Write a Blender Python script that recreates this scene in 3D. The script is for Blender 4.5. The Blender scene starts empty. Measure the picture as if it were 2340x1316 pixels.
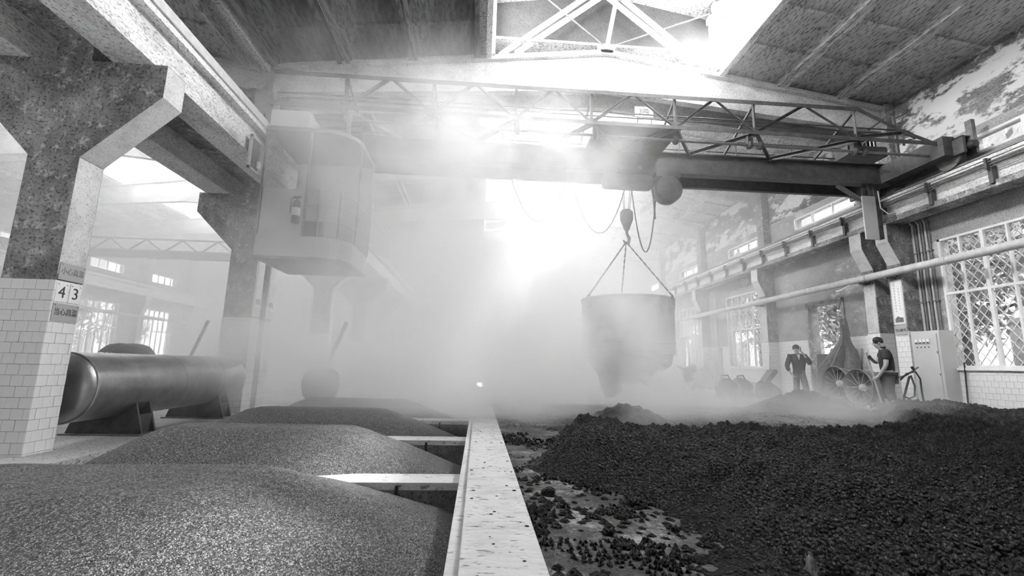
import bpy, bmesh, math, random
import numpy as np
from mathutils import Vector, Matrix
random.seed(7); rng = np.random.default_rng(7)
S = bpy.context.scene
COL = S.collection
# ---------------------------------------------------------------- camera
def set_camera():
    yaw, pitch, roll = map(math.radians, (3.96, 9.73, 1.315))
    F = Vector((math.sin(yaw)*math.cos(pitch), math.cos(yaw)*math.cos(pitch), math.sin(pitch)))
    R0 = Vector((math.cos(yaw), -math.sin(yaw), 0)); U0 = R0.cross(F)
    c, s = math.cos(roll), math.sin(roll)
    R, U = c*R0 + s*U0, -s*R0 + c*U0
    cd = bpy.data.cameras.new('camera'); cd.sensor_width = 36; cd.lens = 36*1041.3/2340
    cd.clip_start = .05; cd.clip_end = 400
    co = bpy.data.objects.new('camera', cd); COL.objects.link(co)
    M = Matrix((R, U, -F)).transposed().to_4x4(); M.translation = (0, 0, 1.02)
    co.matrix_world = M; S.camera = co
set_camera()
# ---------------------------------------------------------------- light
S.view_settings.view_transform = 'Standard'; S.view_settings.look = 'None'
S.view_settings.gamma = 1; S.view_settings.use_curve_mapping = False
S.view_settings.exposure = 0.06
w = bpy.data.worlds.new('sky'); S.world = w; w.use_nodes = True
w.node_tree.nodes['Background'].inputs[0].default_value = (1, 1, 1, 1)
w.node_tree.nodes['Background'].inputs[1].default_value = 8.0
def sun(elev, az, strength, ang):
    l = bpy.data.lights.new('sun', 'SUN'); l.energy = strength; l.angle = math.radians(ang)
    o = bpy.data.objects.new('sun', l); COL.objects.link(o)
    e, a = math.radians(elev), math.radians(az)
    d = Vector((-math.cos(e)*math.cos(a), -math.cos(e)*math.sin(a), -math.sin(e)))
    o.rotation_euler = d.to_track_quat('-Z', 'Y').to_euler(); o.location = (30, 0, 40)
sun(50, 25, 9.0, 3.0)
def area(name, loc, direction, sx, sy, power):
    l = bpy.data.lights.new(name, 'AREA'); l.shape = 'RECTANGLE'; l.size = sx; l.size_y = sy; l.energy = power
    o = bpy.data.objects.new(name, l); COL.objects.link(o); o.location = loc
    z = -Vector(direction).normalized(); y = Vector((0, 0, 1)); x = y.cross(z).normalized(); y = z.cross(x)
    o.rotation_euler = Matrix((x, y, z)).transposed().to_euler()
# daylight standing in the glazed sides of the roof monitors (the glazing itself is built below)
MON = [(1.0, 9.42), (10.5, 27.6)]
for i, (a, b) in enumerate(MON):
    n = b-a
    area('daylight_monitor', (.02, (a+b)/2, 8.95), (1, 0, 0), n, 1.25, (190, 125)[i]*n)
    area('daylight_monitor', (5.56, (a+b)/2, 8.95), (-1, 0, 0), n, 1.25, (172, 125)[i]*n)
area('daylight_monitor', (-14.76, 12, 8.95), (1, 0, 0), 34, 1.25, 50*34)
area('daylight_monitor', (-9.64, 12, 8.95), (-1, 0, 0), 34, 1.25, 50*34)
cy = S.cycles
cy.max_bounces = 7; cy.diffuse_bounces = 3; cy.glossy_bounces = 2; cy.transmission_bounces = 2
cy.volume_bounces = 6; cy.transparent_max_bounces = 12
cy.sample_clamp_indirect = 6.0; cy.caustics_reflective = False; cy.caustics_refractive = False
cy.use_denoising = True
cy.volume_max_steps = 128
cy.use_adaptive_sampling = True; cy.adaptive_threshold = .24; cy.adaptive_min_samples = 12
# ---------------------------------------------------------------- helpers
ORG = {}
def thing(name, label, cat, loc=(0, 0, 0), group=None, kind=None):
    o = bpy.data.objects.new(name, None); COL.objects.link(o); o.location = loc
    o.empty_display_size = .1
    return tag(o, label, cat, group, kind)
def tag(o, label=None, cat=None, group=None, kind=None):
    if label: o['label'] = label
    if cat: o['category'] = cat
    if group: o['group'] = group
    if kind: o['kind'] = kind
    return o
def worg(o):
    p = Vector((0, 0, 0))
    while o is not None:
        p += o.location; o = o.parent
    return p
def link(name, me, parent=None, loc=(0, 0, 0)):
    o = bpy.data.objects.new(name, me); COL.objects.link(o); o.location = loc
    if parent: o.parent = parent
    return o
def copy_tree(o, parent=None):
    c = o.copy(); COL.objects.link(c); c.parent = parent
    for ch in list(o.children): copy_tree(ch, c)
    return c
class MB:
    def __init__(s): s.v = []; s.f = []
    def add(s, vs, fs):
        n = len(s.v); s.v += [tuple(p) for p in vs]; s.f += [tuple(i+n for i in q) for q in fs]; return s
    def box(s, x0, x1, y0, y1, z0, z1):
        if x0 > x1: x0, x1 = x1, x0
        if y0 > y1: y0, y1 = y1, y0
        return s.add([(x0,y0,z0),(x1,y0,z0),(x1,y1,z0),(x0,y1,z0),(x0,y0,z1),(x1,y0,z1),(x1,y1,z1),(x0,y1,z1)],
            [(0,3,2,1),(4,5,6,7),(0,1,5,4),(1,2,6,5),(2,3,7,6),(3,0,4,7)])
    def cbox(s, x0, x1, y0, y1, z0, z1, c):
        "box with chamfered edges"
        bm = bmesh.new(); m = Matrix.Translation(((x0+x1)/2,(y0+y1)/2,(z0+z1)/2)) @ Matrix.Diagonal((abs(x1-x0),abs(y1-y0),abs(z1-z0),1))
        bmesh.ops.create_cube(bm, size=1, matrix=m); bmesh.ops.bevel(bm, geom=bm.edges[:], offset=c, segments=2, profile=.5, affect='EDGES')
        bm.verts.index_update(); s.add([v.co[:] for v in bm.verts], [[v.index for v in f.verts] for f in bm.faces]); bm.free(); return s
    def bar(s, p, q, w, h, up=(0, 0, 1)):
        p, q = Vector(p), Vector(q); d = (q-p).normalized(); u = Vector(up)
        if abs(d.dot(u)) > .98: u = Vector((0, 1, 0))
        x = d.cross(u).normalized()*w/2; y = x.cross(d).normalized()*h/2
        vs = [a+b*x+c*y for a in (p, q) for b, c in ((-1,-1),(1,-1),(1,1),(-1,1))]
        return s.add(vs, [(0,3,2,1),(4,5,6,7),(0,1,5,4),(1,2,6,5),(2,3,7,6),(3,0,4,7)])
    def angle(s, p, q, w, t=.012, up=(0, 0, 1)):
        "steel angle section: two thin flanges"
        p, q = Vector(p), Vector(q); d = (q-p).normalized(); u = Vector(up)
        if abs(d.dot(u)) > .98: u = Vector((0, 1, 0))
        x = d.cross(u).normalized(); y = x.cross(d).normalized()
        s.bar(p+y*w/2, q+y*w/2, w, t, y); s.bar(p+x*w/2, q+x*w/2, t, w, y); return s
    def tube(s, pts, r, n=8, cap=True):
        pts = [Vector(p) for p in pts]; m = len(pts); base = len(s.v)
        rr = r if hasattr(r, '__len__') else [r]*m
        t0 = (pts[1]-pts[0]).normalized(); u = Vector((0,0,1)) if abs(t0.z) < .9 else Vector((1,0,0))
        x = t0.cross(u).normalized(); rings = []
        for i in range(m):
            t = (pts[min(i+1,m-1)]-pts[max(i-1,0)]).normalized()
            x = (x - t*x.dot(t)).normalized(); y = t.cross(x)
            rings.append([pts[i]+rr[i]*(math.cos(2*math.pi*k/n)*x+math.sin(2*math.pi*k/n)*y) for k in range(n)])
        vs = [p for g in rings for p in g]; fs = []
        for i in range(m-1):
            for k in range(n):
                a, b = i*n+k, i*n+(k+1)%n; fs.append((a, b, b+n, a+n))
        if cap: fs += [tuple(range(n-1,-1,-1)), tuple(range((m-1)*n, m*n))]
        return s.add(vs, fs)
    def prism(s, poly, axis, a, b):
        "polygon in the other two axes (order x,y,z minus axis), extruded"
        def P(u, t): l = list(u); l.insert(axis, t); return tuple(l)
        n = len(poly); vs = [P(u, a) for u in poly]+[P(u, b) for u in poly]
        fs = [tuple(range(n))[::-1], tuple(range(n, 2*n))]+[(i,(i+1)%n,n+(i+1)%n,n+i) for i in range(n)]
        return s.add(vs, fs)
    def lathe(s, prof, o, ax=(0,0,1), n=24, a0=0, a1=2*math.pi):
        "profile of (radius, height) along axis"
        o, ax = Vector(o), Vector(ax).normalized(); u = Vector((0,0,1)) if abs(ax.z) < .9 else Vector((1,0,0))
        x = ax.cross(u).normalized(); y = ax.cross(x); full = abs(a1-a0-2*math.pi) < 1e-6; k = n if full else n+1
        vs = []; 
        for r, h in prof:
            for i in range(k):
                t = a0+(a1-a0)*i/n; vs.append(o+ax*h+r*(math.cos(t)*x+math.sin(t)*y))
        fs = []
        for j in range(len(prof)-1):
            for i in range(n):
                p, q = j*k+i, j*k+(i+1)%k; fs.append((p, q, q+k, p+k))
        return s.add(vs, fs)
    def build(s, name, mat, parent=None, smooth=False, origin=None):
        off = worg(parent) if parent else Vector((0, 0, 0))
        o3 = Vector(origin) if origin is not None else off
        me = bpy.data.meshes.new(name); me.from_pydata([tuple(Vector(p)-o3) for p in s.v], [], s.f); me.update()
        bm = bmesh.new(); bm.from_mesh(me); bmesh.ops.recalc_face_normals(bm, faces=bm.faces[:]); bm.to_mesh(me); bm.free()
        if smooth:
            me.polygons.foreach_set('use_smooth', [True]*len(me.polygons))
            try: me.set_sharp_from_angle(angle=math.radians(40))
            except Exception: pass
        me.materials.append(mat)
        return link(name, me, parent, o3-off)
# ---------------------------------------------------------------- materials (all greys: the place is seen in black and white)
def new_mat(name):
    m = bpy.data.materials.new(name); m.use_nodes = True
    return m, m.node_tree, m.node_tree.nodes['Principled BSDF']
def N(nt, kind, **kw):
    n = nt.nodes.new(kind)
    for k, v in kw.items(): setattr(n, k, v)
    return n
def ramp(nt, src, stops):
    r = N(nt, 'ShaderNodeValToRGB'); nt.links.new(src, r.inputs[0]); e = r.color_ramp.elements
    while len(e) < len(stops): e.new(.5)
    for q, (p, c) in zip(e, stops): q.position = p; q.color = (c, c, c, 1)
    return r
def noise(nt, scale, detail=4, rough=.6, stretch=None, dist=0):
    tc = N(nt, 'ShaderNodeTexCoord'); mp = N(nt, 'ShaderNodeMapping'); nt.links.new(tc.outputs['Object'], mp.inputs[0])
    if stretch: mp.inputs['Scale'].default_value = stretch
    n = N(nt, 'ShaderNodeTexNoise'); n.inputs['Scale'].default_value = scale; n.inputs['Detail'].default_value = detail
    n.inputs['Roughness'].default_value = rough; n.inputs['Distortion'].default_value = dist
    nt.links.new(mp.outputs[0], n.inputs['Vector']); return n
def mix(nt, fac, a, b, mode='MIX'):
    m = N(nt, 'ShaderNodeMix', data_type='RGBA', blend_type=mode)
    if isinstance(fac, float): m.inputs[0].default_value = fac
    else: nt.links.new(fac, m.inputs[0])
    for s, i in ((a, 6), (b, 7)):
        if isinstance(s, float): m.inputs[i].default_value = (s, s, s, 1)
        else: nt.links.new(s, m.inputs[i])
    return m.outputs[2]
def bump(nt, bs, h, strength, dist=.02):
    b = N(nt, 'ShaderNodeBump'); b.inputs['Strength'].default_value = strength; b.inputs['Distance'].default_value = dist
    nt.links.new(h, b.inputs['Height']); nt.links.new(b.outputs[0], bs.inputs['Normal'])
def plain(name, c, rough=.6, metal=0., var=.0, scale=6., bmp=0., spec=.5):
    m, nt, bs = new_mat(name); bs.inputs['Roughness'].default_value = rough; bs.inputs['Metallic'].default_value = metal
    bs.inputs['Specular IOR Level'].default_value = spec
    if var or bmp:
        n = noise(nt, scale, 3, .65)
        r = ramp(nt, n.outputs[0], [(.3, max(0., c*(1-var))), (.7, min(1., c*(1+var)))])
        nt.links.new(r.outputs[0], bs.inputs['Base Color'])
        if bmp: bump(nt, bs, n.outputs[0], bmp)
    else: bs.inputs['Base Color'].default_value = (c, c, c, 1)
    return m
def mottled(name, base, dark, scale, lo, hi, rough=.85, fine=60., bmp=0., stretch=None, light=None, sp=(.36, .47)):
    "old concrete or plaster: large soft variation, dark specks, optional bright flaked patches"
    m, nt, bs = new_mat(name); bs.inputs['Roughness'].default_value = rough; bs.inputs['Specular IOR Level'].default_value = .25
    a = noise(nt, scale, 4, .7, stretch); b = noise(nt, fine, 2, .7, stretch)
    r1 = ramp(nt, a.outputs[0], [(lo, dark), (hi, base)])
    r2 = ramp(nt, b.outputs[0], [(sp[0], .2), (sp[1], 1.)])
    c = mix(nt, .8, r1.outputs[0], r2.outputs[0], 'MULTIPLY')
    if light:
        lv, l0, l1, ls = light; d = noise(nt, ls, 5, .75, stretch)
        r3 = ramp(nt, d.outputs[0], [(l0, 0.), (l1, 1.)]); c = mix(nt, r3.outputs[0], c, lv)
    nt.links.new(c, bs.inputs['Base Color'])
    if bmp: bump(nt, bs, b.outputs[0], bmp)
    return m
def tiled(name, c, axis):
    m, nt, bs = new_mat(name); bs.inputs['Roughness'].default_value = .25
    tc = N(nt, 'ShaderNodeTexCoord'); sp = N(nt, 'ShaderNodeSeparateXYZ'); nt.links.new(tc.outputs['Object'], sp.inputs[0])
    cb = N(nt, 'ShaderNodeCombineXYZ'); nt.links.new(sp.outputs[axis], cb.inputs[0]); nt.links.new(sp.outputs[2], cb.inputs[1])
    br = N(nt, 'ShaderNodeTexBrick'); nt.links.new(cb.outputs[0], br.inputs['Vector'])
    br.inputs['Scale'].default_value = 1; br.inputs['Brick Width'].default_value = .125; br.inputs['Row Height'].default_value = .113
    br.inputs['Mortar Size'].default_value = .003; br.inputs['Color1'].default_value = (c, c, c, 1); br.inputs['Color2'].default_value = (c*.94,)*3+(1,)
    br.inputs['Mortar'].default_value = (.3, .3, .3, 1); nt.links.new(br.outputs[0], bs.inputs['Base Color'])
    inv = N(nt, 'ShaderNodeMath', operation='SUBTRACT'); inv.inputs[0].default_value = 1; nt.links.new(br.outputs['Fac'], inv.inputs[1])
    bump(nt, bs, inv.outputs[0], .4, .005); return m
def glass_mat():
    m, nt, bs = new_mat('window_glass'); nt.nodes.remove(bs); o = nt.nodes['Material Output']
    t = N(nt, 'ShaderNodeBsdfTransparent'); g = N(nt, 'ShaderNodeBsdfGlossy'); g.inputs['Roughness'].default_value = .08
    t.inputs[0].default_value = (.93, .93, .93, 1)
    mx = N(nt, 'ShaderNodeMixShader'); mx.inputs[0].default_value = .07
    nt.links.new(t.outputs[0], mx.inputs[1]); nt.links.new(g.outputs[0], mx.inputs[2]); nt.links.new(mx.outputs[0], o.inputs[0]); return m
def grain_mat():
    m, nt, bs = new_mat('grain'); bs.inputs['Roughness'].default_value = .55; bs.inputs['Specular IOR Level'].default_value = .35
    tc = N(nt, 'ShaderNodeTexCoord'); v = N(nt, 'ShaderNodeTexVoronoi'); v.inputs['Scale'].default_value = 165
    nz = noise(nt, 40, 2); vm = N(nt, 'ShaderNodeVectorMath', operation='MULTIPLY_ADD'); vm.inputs[1].default_value = (.02,)*3
    nt.links.new(nz.outputs[1], vm.inputs[0]); nt.links.new(tc.outputs['Object'], vm.inputs[2]); nt.links.new(vm.outputs[0], v.inputs['Vector'])
    r = ramp(nt, v.outputs['Color'], [(.1, .03), (.5, .12), (.95, .5)])
    d = ramp(nt, v.outputs['Distance'], [(.3, 1.), (.75, .2)])
    big = noise(nt, 2.5, 3); rb = ramp(nt, big.outputs[0], [(.3, .8), (.7, 1.)])
    c = mix(nt, 1., r.outputs[0], d.outputs[0], 'MULTIPLY'); c = mix(nt, 1., c, rb.outputs[0], 'MULTIPLY')
    nt.links.new(c, bs.inputs['Base Color'])
    inv = N(nt, 'ShaderNodeMath', operation='SUBTRACT'); inv.inputs[0].default_value = 1; nt.links.new(v.outputs['Distance'], inv.inputs[1])
    bump(nt, bs, inv.outputs[0], 1., .006); return m
def mash_mat():
    m, nt, bs = new_mat('mash'); bs.inputs['Roughness'].default_value = .30; bs.inputs['Specular IOR Level'].default_value = .3
    n = noise(nt, 55, 5, .7); v = N(nt, 'ShaderNodeTexVoronoi'); v.inputs['Scale'].default_value = 70
    tc = N(nt, 'ShaderNodeTexCoord'); nt.links.new(tc.outputs['Object'], v.inputs['Vector'])
    r = ramp(nt, n.outputs[0], [(.35, .0015), (.7, .006)]); nt.links.new(r.outputs[0], bs.inputs['Base Color'])
    a = N(nt, 'ShaderNodeMath', operation='SUBTRACT'); nt.links.new(n.outputs[0], a.inputs[0]); nt.links.new(v.outputs['Distance'], a.inputs[1])
    bump(nt, bs, a.outputs[0], 1., .03); return m
def dirty_floor():
    m, nt, bs = new_mat('dirty_floor'); bs.inputs['Roughness'].default_value = .7
    a = noise(nt, 3.0, 5, .75); b = noise(nt, 38, 3, .8)
    add = N(nt, 'ShaderNodeMath', operation='MULTIPLY_ADD'); add.inputs[1].default_value = .45
    nt.links.new(b.outputs[0], add.inputs[0]); nt.links.new(a.outputs[0], add.inputs[2])
    r = ramp(nt, add.outputs[0], [(.62, .006), (.76, .05), (.92, .26)]); nt.links.new(r.outputs[0], bs.inputs['Base Color'])
    bump(nt, bs, add.outputs[0], 1., .03); return m
def sun_block():  # translucent material for panes added to hold back the sun
    m, nt, bs = new_mat('sun_block_glass'); nt.nodes.remove(bs); o = nt.nodes['Material Output']
    t = N(nt, 'ShaderNodeBsdfTranslucent'); d = N(nt, 'ShaderNodeBsdfDiffuse')
    for q in (t, d): q.inputs[0].default_value = (.75, .75, .75, 1)
    mx = N(nt, 'ShaderNodeMixShader'); mx.inputs[0].default_value = .4
    nt.links.new(t.outputs[0], mx.inputs[1]); nt.links.new(d.outputs[0], mx.inputs[2]); nt.links.new(mx.outputs[0], o.inputs[0]); return m
M = dict(sun_block=sun_block(),
    column=mottled('column_concrete', .34, .12, 2.2, .35, .65, fine=30, light=(.5, .55, .66, 9.)),
    beam=mottled('beam_concrete', .72, .42, 3., .3, .55, fine=45, stretch=(1, .5, 1.6)),
    corbel=mottled('lit_face_tone', .6, .42, 3., .3, .55, fine=70, sp=(.33, .42)),  # lighter tone for column faces turned to the hall, daylight put into colour
    ceil=mottled('roof_concrete', .62, .3, .55, .3, .56, fine=26, sp=(.38, .5)),
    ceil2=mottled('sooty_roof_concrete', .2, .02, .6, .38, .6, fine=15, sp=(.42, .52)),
    girder=mottled('girder_concrete', .58, .36, 2., .3, .6, fine=35, stretch=(1, 1, 1.5)),
    plaster=mottled('wall_plaster', .38, .24, 1.5, .3, .6, fine=50, stretch=(1, .7, 1.3), light=(.48, .56, .62, 1.6)),
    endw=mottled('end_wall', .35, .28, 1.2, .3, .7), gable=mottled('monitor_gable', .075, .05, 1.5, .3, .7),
    peel=mottled('peeling_plaster', .24, .07, .8, .35, .6, fine=40, stretch=(1, .6, 1.3), light=(.6, .47, .53, 1.3)),
    floor=mottled('floor_concrete', .52, .36, 1.3, .3, .65, rough=.7, fine=35, bmp=.15),
    curb=mottled('curb_concrete', .52, .38, 5., .28, .5, fine=22, bmp=.6, stretch=(.6, 1.6, 1), sp=(.31, .40)),
    pit=mottled('pit_concrete', .16, .06, 6., .3, .6),
    dirty=dirty_floor(), grain=grain_mat(), mash=mash_mat(), glass=glass_mat(),
    tile=plain('white_tile', .74, .22, var=.04, scale=3), grout=plain('grout', .22, .9, var=.2, scale=30),
    tile_y=tiled('tile_wall', .72, 1), tile_x=tiled('tile_face', .72, 0),
    steel=plain('dark_steel', .07, .55, .0, .35, 8, .1), steel2=plain('grey_steel', .16, .5, .0, .3, 8, .1),
    pale=plain('pale_paint', .5, .5, .0, .15, 10), white=plain('white_paint', .72, .45, .0, .08, 8),
    frame=plain('window_paint', .66, .5, 0, .08, 9), stain=plain('stainless', .42, .32, .85, .18, 4., .05),
    tank=plain('tank_metal', .34, .36, .8, .25, 3., .03), pipe=plain('pipe_paint', .48, .5, 0, .15, 7, .1),
    cabinet=plain('cabinet_paint', .5, .4, 0, .05, 3), sign=plain('sign_plate', .38, .4), signw=plain('sign_white', .75, .4),
    ink=plain('sign_ink', .05, .6), black=plain('black_rubber', .015, .6), rust=plain('rusty_pot', .28, .6, .3, .45, 3.5, .2),
    skin=plain('skin', .38, .55), cloth=plain('dark_cloth', .035, .85, var=.3, scale=20), cloth2=plain('suit_cloth', .03, .85, var=.3, scale=20),
    trouser=plain('trouser_cloth', .075, .9, var=.3, scale=20), hair=plain('hair', .012, .5), tarp=plain('tarp', .2, .7, 0, .3, 6, .3),
    wood=plain('tool_wood', .35, .6, var=.2, scale=15), leaf=plain('leaves', .3, .6, var=.6, scale=3), bark=plain('bark', .12, .9, var=.4, scale=8),
    outwall=plain('outdoor_wall', .7, .8, var=.1, scale=2), ground=plain('outdoor_ground', .4, .9, var=.3, scale=2), lamp=plain('shade', .1, .5),
)
# ================================================================ the building
FL, FR = 0.0, .28            # floor level left of the pits, right of the pits
W, WL = 9.74, -19.1          # inner faces of the right wall and of the far wall of the left nave
TW, TH, TG = .125, .113, .004
def struct(mb, name, mat, label=None, smooth=False):
    o = mb.build(name, mat, None, smooth); o['kind'] = 'structure'
    if label: o['label'] = label
    return o
def tile_mesh(axis):
    m = MB(); a, b, t = TW-TG, TH-TG, .006
    if axis == 'x': m.box(-t, t, -a/2, a/2, -b/2, b/2)      # on a face whose normal is x
    else: m.box(-a/2, a/2, -t, t, -b/2, b/2)
    o = m.build('tile', M['tile']); me = o.data; bpy.data.objects.remove(o); return me
TILE = {'x': tile_mesh('x'), 'y': tile_mesh('y')}
def lay_tiles(parent, axis, pos, u0, u1, z0, z1, start=0):
    "tiles in running bond on a face: axis 'x' means the face lies at x=pos and runs along y"
    base = worg(parent); r = 0; z = z1
    while z-z0 > .02:
        h = min(TH, z-z0); u = u0-(TW/2 if (r+start) % 2 else 0)
        while u < u1-.01:
            a, b = max(u, u0), min(u+TW, u1)
            if b-a > .015:
                c = ((pos, (a+b)/2, z-h/2) if axis == 'x' else ((a+b)/2, pos, z-h/2))
                o = link('tile', TILE[axis], parent, Vector(c)-base + Vector((random.uniform(-.001, .001),)*2+(0,)))
                s = (b-a-TG)/(TW-TG)
                o.scale = (1, s, (h-TG)/(TH-TG)) if axis == 'x' else (s, 1, (h-TG)/(TH-TG))
            u += TW
        z -= TH; r += 1
# ---- floors, pits, curb
PX0, PX1, PY0, PY1 = -4.05, -.10, .2, 9.2
struct(MB().box(WL-.3, PX0, -3.2, 33, -.25, FL).box(PX0, -.05, PY1, 33, -.25, FL), 'floor', M['floor'], 'grey concrete floor of the left nave and walkway beside the pits')
struct(MB().box(.275, W+.3, -3.2, 9.6, -.25, FR-.005), 'floor', M['dirty'], 'dirty floor of the main hall right of the curb')
struct(MB().box(.275, W+.3, 9.6, 33, -.25, FR-.005), 'floor', M['floor'], 'pale concrete floor of the main hall beyond the mash')
struct(MB().box(PX0, PX1, PY0, PY1, -.8, -.6).box(PX0-.02, PX0, PY0, PY1, -.6, -.25).box(PX0, PX1, PY0-.1, PY0, -.6, FL), 'floor', M['pit'], 'bottom of the grain pits')
cb = MB().box(-.045, .275, -.5, 16, -.6, .30).box(PX1, -.045, -.5, 16, -.8, .265)
curb = struct(cb, 'curb', M['curb'], 'long pale concrete curb between grain pits and dark mash')
curb['category'] = 'curb'
for i, (y0, y1, l) in enumerate(((1.3, 1.55, 'nearest'), (3.5, 3.77, 'near'), (5.37, 5.66, 'middle'), (7.2, 7.55, 'far'))):
    o = MB().box(PX0, PX1, y0, y1, -.6, -.03).box(-3.15, PX1, y0, y1, -.03, .18).build('pit_divider', M['curb'], origin=((PX0+PX1)/2, (y0+y1)/2, -.6)); o['kind'] = 'structure'
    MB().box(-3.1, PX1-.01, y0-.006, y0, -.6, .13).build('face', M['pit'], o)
    for x in (-1.95, -1.02, -.55): MB().box(x-.012, x+.012, y0-.012, y0-.002, -.6, .16).build('joint', M['black'], o)
# ---- walls with openings
def wall_side(fx, name, openings, mat, y0=-3.2, y1=33, ztop=7.6, t=.26):
    m = MB(); ys = sorted({y0, y1, *[o[0] for o in openings], *[o[1] for o in openings]})
    for a, b in zip(ys, ys[1:]):
        c = (a+b)/2; z = -.2
        for o in sorted([o for o in openings if o[0] < c < o[1]], key=lambda o: o[2]):
            m.box(fx(0), fx(-t), a, b, z, o[2]); z = o[3]
        m.box(fx(0), fx(-t), a, b, z, ztop)
    return struct(m, name, mat)
fxR = lambda u: W-u
fxL = lambda u: WL+u
WIN = [(5.35, 8.8, 1.19, 3.9), (14.75, 17.3, 1.17, 3.87), (19.2, 21.6, 1.15, 3.87), (23.7, 26.1, 1.15, 3.87)]
CLR = [(5.2, 7.86), (10.75, 13.1), (14.9, 16.95), (19.3, 21.4), (23.8, 25.8)]
DOOR = (11.45, 12.88, FR-.01, 3.05)
wallR = wall_side(fxR, 'wall_right', WIN+[DOOR]+[(a, b, 5.38, 5.76) for a, b in CLR], M['plaster'])
WINL = [(14.3, 17.0, 1.17, 3.8), (18.7, 21.4, 1.17, 3.8), (23.0, 25.5, 1.17, 3.8), (27.3, 29.9, 1.17, 3.8)]
CLRL = [(18.9, 21.2), (23.2, 25.4), (27.5, 29.7)]
wallL = wall_side(fxL, 'wall_left', WINL+[(a, b, 5.38, 5.9) for a, b in CLRL], M['plaster'])
# ---- pilasters of the right wall (corbel faces the hall)
def corbel_poly(f, z0, zs, zn, zt, nose, back):
    return [(f(0), z0), (f(back), z0), (f(back), zs), (f(nose), zn), (f(nose), zt), (f(back*.75), zt), (f(back*.75), 7.42), (f(0), 7.42)]
PIL = [(4.95, 5.3), (9.35, 9.68), (10.07, 10.42), (14.25, 14.6), (18.65, 19.0), (23.05, 23.4), (27.4, 27.75)]
PLAB = ['beside the near window', 'behind the electrical cabinet, with the long sign', 'beside the doorway, farther of the twin pair', 'between doorway and second window', 'behind the carts', 'beyond the third window', 'farthest along the right wall']
for (a, b), l in zip(PIL, PLAB):
    p = MB().prism(corbel_poly(fxR, FR, 3.5, 4.0, 4.44, .58, .35), 1, a, b).build('pilaster', M['column'], origin=(W, (a+b)/2, FR)); p['kind'] = 'structure'; p['label'] = 'dark plastered wall pilaster with corbel toned as lit, '+l
    n = MB(); n.prism([(fxR(.352), 3.5), (fxR(.582), 4.0), (fxR(.572), 4.005), (fxR(.342), 3.505)], 1, a+.004, b-.004)
    n.box(fxR(.584), fxR(.574), a+.004, b-.004, 4.0, 4.44); n.build('lit_corbel_edge', M['corbel'], p)  # hall-facing corbel faces coloured lighter, as if lit
    if a in (9.35, 10.07):
        lay_tiles(p, 'x', fxR(.352), a, b, FR, 1.98)
        lay_tiles(p, 'y', a-.001, fxR(.345), fxR(0), FR, 1.98, 1)
    else:
        MB().box(fxR(.36), fxR(.35), a, b, FR, 1.98).build('tile_dado', M['tile_y'], p)
        MB().box(fxR(.35), fxR(0), a-.008, a, FR, 1.98).build('tile_dado', M['tile_x'], p)
    MB().box(fxR(.352), fxR(.346), a+.02, b-.02, 1.99, 3.15).build('lit_band', M['corbel'], p)  # paler sheet on the pilaster front stands in for light
# ---- dado tiles of the right wall
lay_tiles(wallR, 'x', W-.004, 5.9, 8.82, FR, 1.17)
lay_tiles(wallR, 'x', W-.004, 10.42, 11.45, FR, 1.98)
d = MB(); 
for a, b, z in ((12.88, 14.25, 1.98), (14.6, 14.75, 1.98), (14.75, 17.3, 1.15), (17.3, 18.65, 1.98), (19.0, 19.2, 1.98), (19.2, 21.6, 1.13), (21.6, 23.05, 1.98), (23.4, 33, 1.13), (-3, 5.9, 1.17)):
    d.box(W-.012, W, a, b, FR, z)
d.build('tile_dado', M['tile_y'], wallR)
pk = MB()
for a, b in ((-3, 4.95), (5.3, 9.35), (9.68, 10.07), (10.42, 14.25), (14.6, 18.65), (19.0, 23.05)): pk.box(W-.006, W, a, b, 5.95, 7.4)
pk.build('peeling_band', M['peel'], wallR)
# ---- windows
def window(n, fx, y0, y1, z0, z1, ncol, zt, label, grille=True, s=1, sill=True):
    e = thing('window_%d' % n, label, None, (fx(-.06), (y0+y1)/2, z0), kind='structure')
    f = MB(); w = .045
    for a, b in ((y0, y0+w), (y1-w, y1)): f.box(fx(.0), fx(-.06), a, b, z0, z1)
    f.box(fx(0), fx(-.06), y0, y1, z0, z0+w).box(fx(0), fx(-.06), y0, y1, z1-w, z1); f.build('frame', M['frame'], e)
    st = (y1-y0)/ncol
    for i in range(1, ncol):
        t = .03 if i % 2 == 0 else .017; y = y0+i*st
        MB().box(fx(.005), fx(-.05), y-t, y+t, z0+w, z1-w).build('mullion', M['frame'], e)
    cuts = [z0, z1]
    if zt: cuts = [z0, zt, z1]; MB().box(fx(.004), fx(-.05), y0+w, y1-w, zt-.025, zt+.025).build('transom', M['frame'], e)
    for i in range(ncol):
        for a, b in zip(cuts, cuts[1:]):
            MB().box(fx(-.028), fx(-.032), y0+i*st+.02, y0+(i+1)*st-.02, a+.025, b-.025).build('pane', M['glass'], e)
    if grille:
        g = MB(); sp = .17; x0, x1 = fx(-.10), fx(-.108); k = 1.35
        H, L = z1-z0, y1-y0; c = -H/k
        while c < L:
            for sg in (1, -1):
                # line y = c + t/k going up from z0
                t0, t1 = max(0, -c*k), min(H, (L-c)*k)
                if t1-t0 > .05:
                    ya, yb = c+t0/k, c+t1/k
                    if sg < 0: ya, yb = L-ya, L-yb
                    g.bar((x0, y0+ya, z0+t0), (x0, y0+yb, z0+t1), .012, .012, (1, 0, 0))
            c += sp
        g.build('grille', M['frame'], e)
    if sill: MB().box(fx(.06), fx(-.1), y0-.04, y1+.04, z0-.05, z0).build('sill', M['white'], e)
    return e
window(1, fxR, *WIN[0], 8, 2.72, 'tall white-framed window with diamond grille beside the cabinet')
window(2, fxR, *WIN[1], 6, 2.55, 'tall grilled window behind the round floor blowers')
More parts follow.
